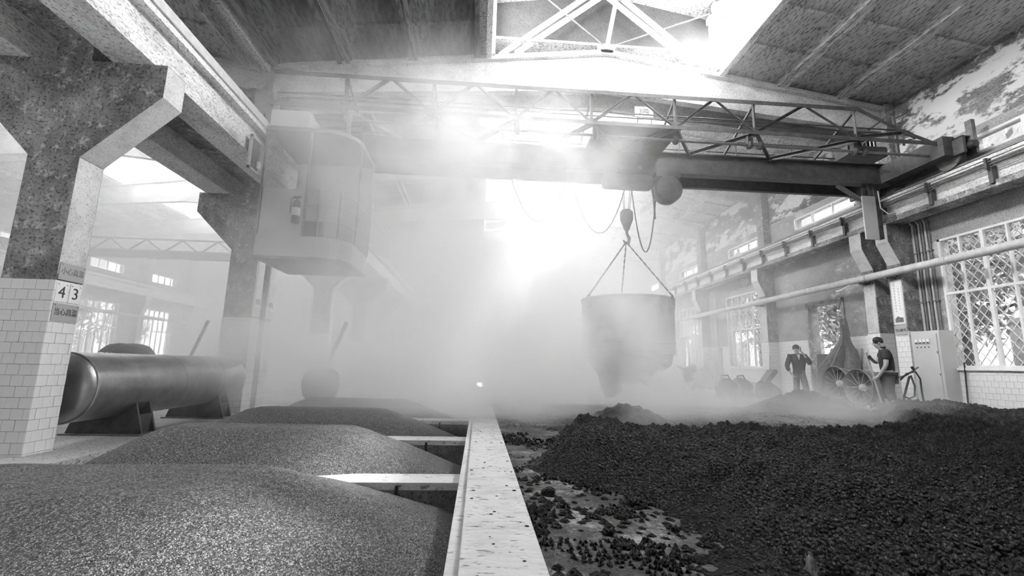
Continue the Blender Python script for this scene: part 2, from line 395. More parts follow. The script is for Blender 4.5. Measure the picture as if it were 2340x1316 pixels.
window(3, fxR, *WIN[2], 6, 2.55, 'tall grilled window behind the welding carts')
window(4, fxR, *WIN[3], 6, 2.55, 'tall grilled window half hidden behind the hanging pot')
for i, (a, b) in enumerate(CLR):
    window(5+i, fxR, a, b, 5.38, 5.76, 3, None, 'low clerestory window above the crane rail, number %d from the near end' % (i+1) if i else 'low clerestory window above the crane rail at the right picture edge', False, sill=False)
for i, q in enumerate(WINL):
    window(10+i, fxL, *q, 6, 2.55, ['grilled window of the left nave hidden by the tiled column', 'grilled window of the left nave beside the tiled column', 'grilled window of the left nave seen above the tank end', 'grilled window of the left nave above the far end of the tank'][i])
for i, (a, b) in enumerate(CLRL):
    window(14+i, fxL, a, b, 5.38, 5.9, 4, None, ['nearest', 'middle', 'farthest'][i]+' clerestory window in the left nave wall', False, sill=False)
# ---- doorway reveal
MB().box(W-.02, W+.27, DOOR[0]-.07, DOOR[0], FR, 3.1).box(W-.02, W+.27, DOOR[1], DOOR[1]+.07, FR, 3.1).box(W-.02, W+.27, DOOR[0]-.07, DOOR[1]+.07, 3.05, 3.1)
dr = thing('door_1', 'open doorway to the yard in the right wall', None, (W, 12.16, FR), kind='structure')
MB().box(W-.03, W+.28, DOOR[0], DOOR[0]+.09, FR, 3.05).build('jamb', M['column'], dr)
MB().box(W-.03, W+.28, DOOR[1]-.09, DOOR[1], FR, 3.05).build('jamb', M['column'], dr)
MB().box(W-.03, W+.28, DOOR[0], DOOR[1], 2.97, 3.05).build('lintel', M['column'], dr)
# ---- pilasters, corbels and pipe of the far left wall
for i, a in enumerate((13.6, 17.7, 22.1, 26.4, 30.7)):
    p = MB().prism(corbel_poly(fxL, FL, 3.4, 3.95, 4.42, .62, .4), 1, a, a+.38).build('pilaster', M['column'], origin=(WL, a+.19, FL)); p['kind'] = 'structure'
    n = MB().prism([(fxL(.402), 3.4), (fxL(.622), 3.95), (fxL(.612), 3.955), (fxL(.392), 3.405)], 1, a+.004, a+.374).box(fxL(.612), fxL(.624), a+.004, a+.374, 3.95, 4.42)
    n.build('lit_corbel_edge', M['corbel'], p)  # corbel faces lightened to look lit from the nave
    MB().box(fxL(.4), fxL(.41), a, a+.38, FL, 1.98).build('tile_dado', M['tile_y'], p)
# ---- middle columns with two corbels
def column(y0, y1, label, detail=False):
    c = -4.865; hw = .275
    P = [(c-hw, FL), (c+hw, FL), (c+hw, 3.25), (c+1.06, 4.04), (c+1.06, 4.45), (c+.2, 4.45), (c+.2, 7.45), (c-.2, 7.45), (c-.2, 4.45), (c-1.06, 4.45), (c-1.06, 4.04), (c-hw, 3.25)]
    o = MB().prism(P, 1, y0, y1).build('column', M['column'], origin=(c, (y0+y1)/2, FL)); o['kind'] = 'structure'; o['label'] = label
    n = MB().prism([(c+hw+.002, 3.25), (c+1.062, 4.04), (c+1.052, 4.045), (c+hw-.008, 3.255)], 1, y0+.004, y1-.004)
    n.box(c+1.052, c+1.063, y0+.004, y1-.004, 4.04, 4.44).build('lit_corbel_edge', M['corbel'], o)  # brighter skin over the corbel, light put into its colour
    MB().box(c+hw-.004, c+hw+.002, y0+.005, y1-.005, 1.9, 3.24).build('lit_side', M['corbel'], o)  # hall side made paler in place of daylight falling on it
    if detail:
        lay_tiles(o, 'y', y0-.004, c-hw, c+hw+.006, FL, 1.83)
        lay_tiles(o, 'x', c+hw+.004, y0-.008, y1, FL, 1.83, 1)
    else:
        MB().box(c-hw-.01, c+hw+.01, y0-.01, y0, FL, 1.86).build('tile_dado', M['tile_x'], o)
        MB().box(c+hw, c+hw+.01, y0, y1, FL, 1.86).build('tile_dado', M['tile_y'], o)
    return o
col1 = column(5.19, 5.53, 'Y-shaped concrete column on white tiles with signs 4 and 3', True)
column(9.5, 9.84, 'nearer of the twin Y-shaped columns behind the tank')
column(10.08, 10.42, 'farther of the twin Y-shaped columns behind the tank')
for y, l in ((14.3, 'first'), (18.7, 'second'), (23.1, 'third'), (27.5, 'fourth')): column(y, y+.34, l+' Y-shaped column beyond the twin pair in the steam')
# ---- crane runway beams
def runway(x0, x1, zb, side, label, ya=-3, yb=32.8):
    e = thing('runway_beam', label, 'beam', ((x0+x1)/2, (ya+yb)/2, zb), kind='structure')
    MB().box(x0, x1, ya, yb, zb, zb+.46).build('web', M['beam'], e)
    MB().box(x0-.12, x1+.12, ya, yb, zb+.46, zb+.6).build('flange', M['beam'], e)
    c = (x0+x1)/2
    MB().box(c-.05, c+.05, ya, yb, zb+.6, zb+.63).box(c-.012, c+.012, ya, yb, zb+.63, zb+.7).box(c-.035, c+.035, ya, yb, zb+.7, zb+.74).build('rail', M['steel2'], e)
    return e
rb = runway(-4.42, -3.95, 4.45, 1, 'near left crane runway beam with flaking white paint')
MB().box(-3.86, -3.80, -3, 32.8, 5.0, 5.13).build('edge_angle', M['pale'], rb)
runway(-5.8, -5.33, 4.45, -1, 'crane runway beam of the left nave beside the columns')
runway(WL+.1, WL+.5, 4.42, 1, 'far crane runway beam along the left nave wall')
o = MB().box(-5.33, -4.42, -3, 32.8, 4.86, 4.92).build('walkway_slab', M['column']); o['kind'] = 'structure'
re = thing('runway_beam', 'right crane runway beam along the window wall', 'beam', (9.33, 15, 4.44), kind='structure')
MB().box(9.24, 9.5, -3, 32.8, 4.52, 4.86).build('web', M['beam'], re)
MB().box(9.14, 9.56, -3, 32.8, 4.4, 4.52).build('bottom_flange', M['column'], re)
MB().box(9.14, 9.58, -3, 32.8, 4.86, 5.0).build('flange', M['beam'], re)
MB().box(9.30, 9.40, -3, 32.8, 5.0, 5.03).box(9.338, 9.362, -3, 32.8, 5.03, 5.09).box(9.315, 9.385, -3, 32.8, 5.09, 5.13).build('rail', M['steel2'], re)
for i in range(4): MB().tube([(9.06+.015*i, -3, 4.90-.045*i), (9.06+.015*i, 32, 4.90-.045*i)], .011, 6).build('conductor_wire', M['steel2'], re)
y = 6.0
while y < 30:
    m = MB().box(9.10, 9.2, y-.035, y+.035, 4.46, 4.80); m.box(9.03, 9.14, y-.02, y+.02, 4.72, 4.93); m.build('bracket', M['steel'], re); y += 1.12
# ---- roof
EL, RX, EW = -4.87, 2.75, W
def roof_z(x): return 7.42+(x-EL)/(RX-EL)*.97 if x < RX else 8.39-(x-RX)/(EW-RX)*1.03
def roof_zl(x):
    c = -12.2; return 8.39-abs(x-c)/7.2*1.0
ceil = struct(MB().prism([(EL, 7.56), (0, roof_z(0)+.14), (0, roof_z(0)+.2), (EL, 7.62)], 1, -3.2, 33).prism([(5.5, roof_z(5.5)+.14), (W+.3, 7.46), (W+.3, 7.52), (5.5, roof_z(5.5)+.2)], 1, -3.2, 33)
    .prism([(WL-.3, 7.5), (-14.8, roof_zl(-14.8)+.14), (-14.8, roof_zl(-14.8)+.2), (WL-.3, 7.56)], 1, -3.2, 33).prism([(-9.6, roof_zl(-9.6)+.14), (EL, 7.5), (EL, 7.56), (-9.6, roof_zl(-9.6)+.2)], 1, -3.2, 33)
    .box(0, 5.5, 9.42, 10.5, 8.48, 8.54).box(0, 5.5, -3.2, .9, 8.48, 8.54).box(0, 5.5, 27.6, 33, 8.48, 8.54), 'ceiling', M['ceil'], 'sooty concrete roof slabs on ribs')
pm = MB().box(-.72, .72, -.5, .5, 0, .05); pm.box(-.72, -.63, -.5, .5, -.21, 0).box(.63, .72, -.5, .5, -.21, 0)
for t in (-.25, .0, .25): pm.box(-.63, .63, t-.009, t+.009, -.06, 0)
po = pm.build('roof_panel', M['ceil']); PANEL = po.data; bpy.data.objects.remove(po)
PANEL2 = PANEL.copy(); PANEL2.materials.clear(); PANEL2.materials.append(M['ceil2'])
BEAMS = [(5.1, 5.36), (9.44, 9.72), (10.16, 10.44), (14.3, 14.58), (18.7, 18.98), (23.1, 23.38), (27.5, 27.78)]
BAYS = [(.9, 5.2), (5.2, 9.55), (10.3, 14.44), (14.44, 18.84), (18.84, 23.24), (23.24, 27.64), (27.64, 32.8)]
for a, b in BAYS:
    for xs, fz in (((-4.0, -2.45, -.97, 6.25, 7.72, 9.17), roof_z), ((-18.3, -16.85, -15.4, -8.9, -7.45, -6.0), roof_zl)):
        for x in xs:
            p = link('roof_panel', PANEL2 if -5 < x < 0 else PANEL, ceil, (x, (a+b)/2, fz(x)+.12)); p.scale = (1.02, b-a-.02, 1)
            p.rotation_euler.y = -math.atan2(fz(x+.5)-fz(x-.5), 1)
def roof_beam(y0, y1, xs, fz, label):
    top = [(x, fz(x)) for x in xs]; c = (y0+y1)/2
    e = thing('roof_beam', label, 'beam', ((xs[0]+xs[-1])/2, c, 7), kind='structure')
    MB().prism([(x, z-.02) for x, z in top]+[(x, z-.13) for x, z in top[::-1]], 1, y0-.06, y1+.06).build('flange', M['girder'], e)
    MB().prism([(x, z-.13) for x, z in top]+[(xs[-1], fz(xs[-1])-.62), (xs[len(xs)//2], fz(xs[len(xs)//2])-1.0), (xs[0], fz(xs[0])-.62)], 1, c-.09, c+.09).build('web', M['girder'], e)
    return e
RL = ['above the picture top', 'nearer of the twin pair behind the crane', 'farther of the twin pair behind the crane', 'first beyond the twin pair', 'second beyond the twin pair', 'third beyond the twin pair', 'farthest, deep in the steam']
for (a, b), l in zip(BEAMS, RL):
    roof_beam(a, b, (-4.7, RX, W), roof_z, 'pitched concrete roof beam of the main hall, '+l)
    if a != 10.16: roof_beam(a, b, (WL, -12.2, -5.05), roof_zl, 'pitched concrete roof beam of the left nave, '+l)
# ---- roof monitors
def monitor(x0, x1, ya, yb, fz, label, sun_block=True):
    e = thing('roof_monitor', label, 'skylight', ((x0+x1)/2, (ya+yb)/2, 8.0), kind='structure')
    xc = (x0+x1)/2
    for x, s in ((x0, 1), (x1, -1)):
        MB().box(x-.06, x+.06, ya, yb, fz(x)-.1, 8.31).box(x-.06, x+.06, ya, yb, 9.6, 9.75).build('upstand', M['beam'], e)
        m = MB(); n = max(2, int((yb-ya)/1.07))
        xx = x+s*.10
        for i in range(n+1):
            y = ya+(yb-ya)*i/n; m.box(xx-.02, xx+.02, y-.02, y+.02, 8.31, 9.6)
        m.box(xx-.02, xx+.02, ya, yb, 8.93, 8.97).build('glazing_bar', M['frame'], e)
        if sun_block:
            for i in range(n): MB().box(x-s*.09, x-s*.10, ya+(yb-ya)*i/n+.01, ya+(yb-ya)*(i+1)/n-.01, 8.3, 9.62).build('pane', M['sun_block'], e)  # panes added outside the area lights to stop direct sun
    MB().prism([(x0-.3, 9.75), (xc, 10.25), (x1+.3, 9.75), (x1+.3, 9.83), (xc, 10.33), (x0-.3, 9.83)], 1, ya-.1, yb+.1).build('roof', M['ceil'], e)
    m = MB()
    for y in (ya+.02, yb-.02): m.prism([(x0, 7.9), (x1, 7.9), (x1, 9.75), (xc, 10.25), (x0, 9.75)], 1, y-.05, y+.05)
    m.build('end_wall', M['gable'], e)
    return e
mon = monitor(0, 5.5, .9, 9.42+.5, roof_z, 'bright glazed roof monitor over the near part of the hall', False)
monitor(0, 5.5, 10.4, 27.6, roof_z, 'glazed roof monitor over the far part of the hall')
monitor(-14.8, -9.6, -5, 29, roof_zl, 'glazed roof monitor over the left nave')
# truss in front of the monitor end wall
tr = thing('monitor_truss', 'concrete struts and thin steel rods below the monitor roof', 'truss', (2.75, 9.58, 8.35), kind='structure')
Y = 9.52
for xa, za, xb, zb_ in ((.25, 8.12, 2.6, 10.1), (.62, 8.2, 2.75, 9.95)): MB().bar((xa, Y, za), (xb, Y, zb_), .10, .08, (0, 1, 0)).build('strut', M['beam'], tr)
for xa, za, xb, zb_ in ((5.25, 8.12, 2.9, 10.1), (4.88, 8.2, 2.75, 9.95)): MB().bar((xa, Y, za), (xb, Y, zb_), .10, .08, (0, 1, 0)).build('strut', M['beam'], tr)
MB().bar((2.75, Y-.1, 8.42), (3.05, Y-.1, 10.0), .10, .05, (0, 1, 0)).build('hanger', M['steel2'], tr)
MB().tube([(2.72, Y-.1, 8.45), (1.0, Y-.1, 9.9)], .022, 6).build('rod', M['steel'], tr)
MB().tube([(2.8, Y-.1, 8.45), (5.4, Y-.1, 9.6)], .022, 6).build('rod', M['steel'], tr)
MB().prism([(2.52, 8.46), (2.98, 8.46), (2.88, 8.28), (2.62, 8.28)], 1, Y-.14, Y-.04).build('gusset', M['steel2'], tr)
MB().box(-.02, .14, 9.3, 9.44, 8.0, 9.8).build('post', M['beam'], tr); MB().box(5.36, 5.52, 9.3, 9.44, 8.0, 9.8).build('post', M['beam'], tr)
# ---- ends
ew = struct(MB().box(WL-.3, W+.3, 33, 33.3, -.2, 8.6).box(-14.8, -9.6, 33, 33.3, 8.6, 10).box(WL-.3, EL, 29, 29.05, 8.6, 10), 'wall_far', M['endw'], 'pale end wall of the halls dissolving in steam')
struct(MB().box(WL-.3, W+.3, -3.5, -3.2, -.2, 8.6), 'wall_back', M['endw'], 'end wall of the halls behind the camera')
struct(MB().box(EL-.06, EL+.06, -3.2, 33, 7.3, 7.62), 'trim_1', M['ceil'], 'valley beam between the two naves')
# inner office partition seen below the crane cab
pt = thing('office_partition', 'pale partition wall with a small window far behind the twin columns', 'partition', (-8.4, 24, 0), kind='structure')
MB().box(-11.2, -6.6, 24, 24.2, 0, 2.6).box(-11.2, -9.2, 24, 24.2, 2.6, 5.3).box(-8.2, -6.6, 24, 24.2, 2.6, 5.3).box(-9.2, -8.2, 24, 24.2, 4.3, 5.3).box(-6.8, -6.6, 24.2, 33, 0, 5.3).build('wall', M['white'], pt)
MB().box(-9.2, -8.2, 24.12, 24.16, 2.6, 4.3).build('pane', M['steel2'], pt)
for x in (-9.17, -8.86, -8.54, -8.23): MB().box(x-.03, x+.03, 24.02, 24.14, 2.6, 4.3).build('mullion', M['frame'], pt)
MB().box(-9.2, -8.2, 24.02, 24.14, 3.6, 3.66).build('transom', M['frame'], pt)
MB().box(-11.2, -6.5, 23.9, 24.2, 2.28, 2.42).build('ledge', M['column'], pt)
# ================================================================ numpy noise for the heaps
def vnoise(x, y, seed):
    xi, yi = np.floor(x).astype(np.int64), np.floor(y).astype(np.int64); fx, fy = x-xi, y-yi
    fx, fy = fx*fx*(3-2*fx), fy*fy*(3-2*fy)
    def h(a, b):
        n = (a*374761393+b*668265263+seed*974711) & 0x7fffffff
        n = ((n ^ (n >> 13))*1274126177) & 0x7fffffff
        return ((n ^ (n >> 16)) & 0xffff)/65535.0
    a, b, c, d = h(xi, yi), h(xi+1, yi), h(xi, yi+1), h(xi+1, yi+1)
    return (a*(1-fx)+b*fx)*(1-fy)+(c*(1-fx)+d*fx)*fy
def fbm(x, y, f, o, seed, gain=.55):
    s, a, t = 0, 1, 0
    for i in range(o): s = s+a*vnoise(x*f, y*f, seed+i); t += a; a *= gain; f *= 2.03
    return s/t
def clumps(x, y, f, seed):
    "rounded lumps: one minus distance to jittered cell points"
    X, Y = x*f, y*f; xi, yi = np.floor(X).astype(np.int64), np.floor(Y).astype(np.int64); best = np.full(X.shape, 9.)
    for dx in (-1, 0, 1):
        for dy in (-1, 0, 1):
            a, b = xi+dx, yi+dy; jx = vnoise(a*1.0, b*1.0, seed); jy = vnoise(a*1.0, b*1.0, seed+9)
            best = np.minimum(best, np.hypot(X-a-jx, Y-b-jy))
    return np.clip(1-best, 0, 1)
def height_mesh(name, X, Y, Z, mat, keep=None):
    r, c = X.shape; v = np.stack([X, Y, Z], -1).reshape(-1, 3); idx = np.arange(r*c).reshape(r, c)
    q = np.stack([idx[:-1, :-1], idx[:-1, 1:], idx[1:, 1:], idx[1:, :-1]], -1).reshape(-1, 4)
    if keep is not None: q = q[keep[:-1, :-1].reshape(-1)]
    me = bpy.data.meshes.new(name); me.vertices.add(len(v)); me.vertices.foreach_set('co', v.ravel())
    me.loops.add(q.size); me.loops.foreach_set('vertex_index', q.ravel()); me.polygons.add(len(q))
    me.polygons.foreach_set('loop_start', np.arange(0, q.size, 4)); me.polygons.foreach_set('loop_total', np.full(len(q), 4))
    me.update(calc_edges=True); me.polygons.foreach_set('use_smooth', np.ones(len(q), bool)); me.materials.append(mat)
    return link(name, me)
# ---- grain heaps in the pits
def grain_heap(cx, cy, y0, y1, top, slope, px, py, label, nx=330, ny=150):
    X, Y = np.meshgrid(np.linspace(-4.75 if cy < 3 else -4.04, PX1-.002, nx), np.linspace(y0, y1, ny))
    d = np.hypot(np.maximum(np.abs(X-cx)-px, 0), np.maximum(np.abs(Y-cy)-py, 0))
    slope = np.where(X < cx, slope*(1.4 if cy > 3 else 1.0), slope)
    Z = top-slope*(np.sqrt(d*d+.16**2)-.16)+.02*(fbm(X, Y, 1.6, 3, 5)-.5)+.012*(fbm(X, Y, 14, 2, 8)-.5)
    o = height_mesh('grain_heap', X, Y, np.maximum(Z, -.59), M['grain'])
    return tag(o, label, 'grain heap', None, 'stuff')
grain_heap(-1.95, 2.5, 1.3, 3.78, .435, .38, .68, .25, 'nearest heap of pale grain in the pit, half in sunlight')
grain_heap(-1.95, 4.5, 3.55, 5.65, .43, .44, .7, .1, 'second heap of grain in the pit, between two dividers')
grain_heap(-2.1, 6.45, 5.4, 7.5, .415, .42, .75, .1, 'third heap of grain in the pit, fading in steam')
grain_heap(-2.1, 8.4, 7.3, 9.2, .4, .42, .75, .1, 'farthest heap of grain, lost in the steam')
# ---- dark mash spread on the floor
nr, nc = 620, 560
yy = 1.15*(9.3/1.15)**np.linspace(0, 1, nr); tt = np.linspace(0, 1, nc)
Yg = np.repeat(yy[:, None], nc, 1); xl, xr = .285+0*yy, np.minimum(9.70, 1.0+yy*1.45)
Xg = xl[:, None]+(xr-xl)[:, None]*tt[None, :]**1.15
wob = .5*(fbm(Xg, Yg, .9, 3, 31)-.5)
far = np.interp(Xg, [.2, .6, 1., 2, 4, 5, 6, 7, 8, 9.8], [3.6, 4.2, 4.85, 5.0, 5.0, 5.6, 6.6, 7.8, 8.9, 9.3])+wob
nearx = np.interp(Yg, [1.1, 1.6, 2.0, 2.6, 3.2, 3.6], [.72, .78, .95, 1.05, .62, .32])+.35*(fbm(Xg, Yg, 2.2, 4, 77)-.5)
mask = np.clip((far-Yg)/.55, 0, 1)*np.clip((Xg-nearx)/.45, 0, 1)
wallfade = np.clip((9.74-Xg)/.5, .35, 1); mask = mask*wallfade
mask = mask*mask*(3-2*mask)
lump = clumps(Xg+.06*fbm(Xg, Yg, 9, 2, 3), Yg, 6, 11)*.5*fbm(Xg, Yg, 3, 2, 91)*1.6+clumps(Xg+.03*fbm(Xg, Yg, 21, 2, 13), Yg, 13, 21)*.5+clumps(Xg, Yg, 27, 25)*.32
Z = FR-.015+mask*(.01+.17*fbm(Xg, Yg, .6, 2, 2)+.115*lump+.26*np.maximum(fbm(Xg, Yg, 1.9, 4, 15)-.45, 0))
Z += .05*np.exp(-((Xg-1.02)/.16)**2-((Yg-4.62)/.16)**2)
Z += (1-mask)*(.022*np.maximum(clumps(Xg, Yg, 13, 41)-.42, 0)*np.clip(fbm(Xg, Yg, 3, 3, 51)*4-1.5, 0, 1))*3
Z += (1-mask)*.03*np.maximum(clumps(Xg, Yg, 30, 43)-.45, 0)*np.clip(fbm(Xg, Yg, 4, 3, 57)*5-2, 0, 1)*2
Z += mask*.045*(fbm(Xg, Yg, 38, 3, 61)-.5)+.008*(fbm(Xg, Yg, 90, 2, 71)-.5)*mask
o = height_mesh('mash', Xg, Yg, Z, M['mash'], (Z > FR-.003) | (mask > .02)); tag(o, 'wide spread of clumpy black spent mash on the floor', 'mash', None, 'stuff')
def mound(cx, cy, rx, ry, h, label, seed):
    X, Y = np.meshgrid(np.linspace(cx-rx*1.5, cx+rx*1.5, 150), np.linspace(cy-ry*1.5, cy+ry*1.5, 90))
    r = np.hypot((X-cx)/rx, (Y-cy)/ry)
    Z = FR-.03+h*np.clip(1.12-r, 0, 1)**.85+.10*np.clip(1.2-r, 0, 1)*(clumps(X, Y, 6, seed)-.4)+.06*np.clip(1.2-r, 0, 1)*(fbm(X, Y, 16, 3, seed)-.5)
    o = height_mesh('mash_heap', X, Y, Z, M['mash'], Z > FR-.02); tag(o, label, 'mash heap', None, 'stuff')
mound(2.15, 6.6, .62, .5, .25, 'small dark mash heap standing in the mist before the pot', 3)
mound(6.3, 8.6, 1.15, .7, .40, 'dark mash heap in front of the standing man in a suit', 6)
# single clods and a stone in the near mash
def clod(p, r, label, name='mash_clod', mat='mash', stretch=(1, 1, .75), seed=1, sq=1.):
    bm = bmesh.new(); bmesh.ops.create_icosphere(bm, subdivisions=3, radius=1); R = random.Random(seed)
    ks = [(Vector((R.gauss(0, 1), R.gauss(0, 1), R.gauss(0, 1))).normalized(), R.uniform(.1, .45)) for _ in range(16)]
    for v in bm.verts:
        n = v.co.normalized(); s = 1+sum(a*max(0, n.dot(k)-.72)*2 for k, a in ks)+R.uniform(-.05, .05)
        n = Vector([math.copysign(abs(q)**sq, q) for q in n])
        v.co = Vector((n.x*s*r*stretch[0], n.y*s*r*stretch[1], n.z*s*r*stretch[2]))
    me = bpy.data.meshes.new(name); bm.to_mesh(me); bm.free(); me.materials.append(M[mat]); o = link(name, me, None, p); tag(o, label, 'clod', 'loose clods at the edge of the mash'); return o
CL = [((.88, 2.62, .30), .03, 'small black clod on the bare floor beside the curb'), ((1.02, 4.62, .46), .06, 'pointed clod on the far left crest of the mash'), ((.44, 2.85, .29), .035, 'flat clod touching the curb foot'), ((.62, 2.2, .29), .025, 'little clod alone on the bare floor near the curb')]
for i, (p, r, l) in enumerate(CL): clod(p, r, l, seed=i)
s = clod((1.1, 1.53, .37), .045, 'pale upright slab of caked mash sticking out of the near mash', 'caked_slab', 'column', (.5, .25, .95), 31, .6); s['category'] = 'slab'; del s['group']
s.rotation_euler = (-.3, .35, .4)
# crumbs on the curb
R = random.Random(5)
cr = MB()
for i in range(45):
    x, y, a = R.uniform(-.03, .26), R.uniform(1.4, 5.6), R.uniform(.004, .014)
    cr.lathe([(0, 0), (a, .001), (a*.7, a*.3), (0, a*.35)], (x, y, .3), (0, 0, 1), 6)
tag(cr.build('mash_crumbs', M['mash']), 'scattered dark crumbs lying on the pale curb', 'crumbs', None, 'stuff')
# ================================================================ signs and lettering
def text_mb(txt, size):
    cu = bpy.data.curves.new('t', 'FONT'); cu.body = txt; cu.size = size; cu.align_x = 'CENTER'; cu.align_y = 'CENTER'; cu.resolution_u = 3; cu.extrude = .0015
    o = bpy.data.objects.new('t', cu); COL.objects.link(o); bpy.context.view_layer.update()
    me = bpy.data.meshes.new_from_object(o.evaluated_get(bpy.context.evaluated_depsgraph_get()))
    bpy.data.objects.remove(o); return me
def lettering(name, txt, size, center, right, up, parent, mat, stretch=1.):
    me = text_mb(txt, size); r, u = Vector(right), Vector(up); n = r.cross(u)
    for v in me.vertices: v.co = r*v.co.x*stretch+u*v.co.y+n*v.co.z
    me.materials.clear(); me.materials.append(M[mat]); return link(name, me, parent, Vector(center)-worg(parent))
RX_, UZ = (0, 1, 0), (0, 0, 1)                     # on a face looking towards +x the reading direction is +y
sx = -4.865+.275+.012
def plate(name, x, y0, y1, z0, z1, mat, label, cat='sign', border=True):
    e = thing(name, label, cat, (x, (y0+y1)/2, z0)); MB().cbox(x-.006, x+.006, y0, y1, z0, z1, .002).build('plate', M[mat], e)
    for y in (y0+.02, y1-.02): MB().lathe([(0, .004), (.005, .003), (.006, 0)], (x+.006, y, z1-.02), (1, 0, 0), 8).build('rivet', M['steel'], e)
    return e
p = plate('number_plate', sx, 5.2, 5.345, 1.60, 1.81, 'signw', 'white plate with the number 4, left of the number 3'); lettering('number', '4', .18, (sx+.007, 5.272, 1.7), RX_, UZ, p, 'ink')
p = plate('number_plate', sx, 5.37, 5.51, 1.60, 1.81, 'signw', 'white plate with the number 3, right of the number 4'); lettering('number', '3', .18, (sx+.007, 5.44, 1.7), RX_, UZ, p, 'ink')
p = plate('warning_sign', sx+.001, 5.2, 5.52, 1.39, 1.585, 'sign', 'grey warning sign below the numbers 4 and 3'); lettering('characters', '当心高温', .085, (sx+.008, 5.36, 1.487), RX_, UZ, p, 'ink', .85)
p = plate('warning_sign', sx+.001, 5.2, 5.52, 1.84, 2.03, 'sign', 'dim grey warning sign above the numbers 4 and 3'); lettering('characters', '小心高温', .085, (sx+.008, 5.36, 1.935), RX_, UZ, p, 'steel2', .85)
# long signs on pilaster and twin columns: rows of small marks that cannot be read, and an emblem
def long_sign(x, nx, y0, y1, z0, z1, label, mat='signw'):
    e = thing('long_sign', label, 'sign', (x, (y0+y1)/2, z0)); s = nx
    MB().cbox(x-.008, x+.008, y0, y1, z0, z1, .003).build('board', M[mat], e)
    xi = x+s*.009; w = y1-y0
    f = MB(); g = .016
    for a, b, c, d in ((y0+g, y1-g, z1-g-.006, z1-g), (y0+g, y1-g, z0+g, z0+g+.006), (y0+g, y0+g+.006, z0+g, z1-g), (y1-g-.006, y1-g, z0+g, z1-g)): f.box(xi, xi+s*.002, a, b, c, d)
    f.build('border', M['sign'], e)
    n = 10
    for k in range(2):
        yc = y0+w*(.33+.34*k)
        for i in range(n-2*(k if s > 0 else 1-k)):
            z = z1-.10-(.09 if (k == 0) == (s < 0) else 0)-i*(z1-z0-.34)/n; q = .016
            m = MB(); m.box(xi, xi+s*.002, yc-q, yc+q, z+q*.8, z+q); m.box(xi, xi+s*.002, yc-.003, yc+.003, z-q, z+q); m.box(xi, xi+s*.002, yc-q, yc+q, z-.003, z+.003); m.box(xi, xi+s*.002, yc-q*.8, yc-q*.5, z-q, z); m.build('character', M['sign'], e)
    m = MB(); yc = (y0+y1)/2; m.prism([(yc-.1, z0+.05), (yc+.1, z0+.05), (yc+.1, z0+.13), (yc+.03, z0+.19), (yc-.03, z0+.16), (yc-.1, z0+.15)], 0, xi, xi+s*.003); m.build('emblem', M['steel2'], e)
    return e
long_sign(W-.362, -1, 9.37, 9.66, 2.13, 3.12, 'tall narrow notice board with emblem on the pilaster by the cabinet')
pe = thing('warning_sign', 'small grey warning sign under the tall notice board', 'sign', (W-.37, 9.515, 1.9)); MB().cbox(W-.376, W-.364, 9.37, 9.66, 1.9, 2.1, .003).build('plate', M['sign'], pe)
lettering('characters', '当心触电', .078, (W-.378, 9.515, 2.0), (0, -1, 0), UZ, pe, 'ink', .85)
long_sign(sx, 1, 9.53, 9.81, 2.1, 3.15, 'tall pale notice board on the nearer twin column')
long_sign(sx, 1, 10.11, 10.39, 2.1, 3.1, 'tall pale notice board on the farther twin column')
# ================================================================ right wall fittings
pp = thing('steam_pipe', 'long pale steam pipe running along the right wall', 'pipe', (9.24, 13, 3.3))
MB().tube([(9.24, -2, 3.3), (9.24, 21.9, 3.3)], .085, 16).build('pipe', M['pipe'], pp, True)
for y in (6.4, 8.2, 10.1, 12.1, 14.2, 16.3, 18.4, 20.5): MB().lathe([(.085, -.012), (.094, -.01), (.094, .01), (.085, .012)], (9.24, y, 3.3), (0, 1, 0), 16).build('weld_ring', M['pipe'], pp, True)
for a, b in PIL[:5]: MB().bar((W-.34, (a+b)/2, 3.18), (9.14, (a+b)/2, 3.18), .05, .04).build('bracket', M['steel'], pp)
MB().tube([(9.24, 10.6, 3.22), (9.2, 10.9, 3.12), (9.26, 11.1, 3.14)], .018, 8).build('valve_stub', M['white'], pp, True)
pl = thing('steam_pipe', 'steam pipe along the far wall of the left nave', 'pipe', (WL+.5, 20, 3.25))
MB().tube([(WL+.52, 12, 3.25), (WL+.52, 32, 3.25)], .085, 12).build('pipe', M['pipe'], pl, True)
for a in (13.8, 17.9, 22.3, 26.6): MB().bar((WL+.38, a, 3.13), (WL+.62, a, 3.13), .05, .04).build('bracket', M['steel'], pl)
CN = ['nearest the pilaster', 'second from the pilaster', 'third from the pilaster', 'fourth from the pilaster', 'fifth from the pilaster', 'sixth, nearest the window']
for i in range(6):
    y = 9.27-.072*i; r = .021-.002*(i % 3)
    e = thing('conduit', 'thin vertical conduit above the cabinet, '+CN[i], 'conduit', (W-.04, y, 1.97), 'conduits above the electrical cabinet')
    top = 4.36; MB().tube([(W-.04, y, 1.97), (W-.04, y, top), (W-.08, y+.02, top+.06)], r, 8).build('pipe', M['pipe' if i % 2 == 0 else 'steel2'], e, True)
    for z in (2.6, 3.7): MB().box(W-.065, W, y-.028, y+.028, z-.012, z+.012).build('clip', M['steel2'], e)
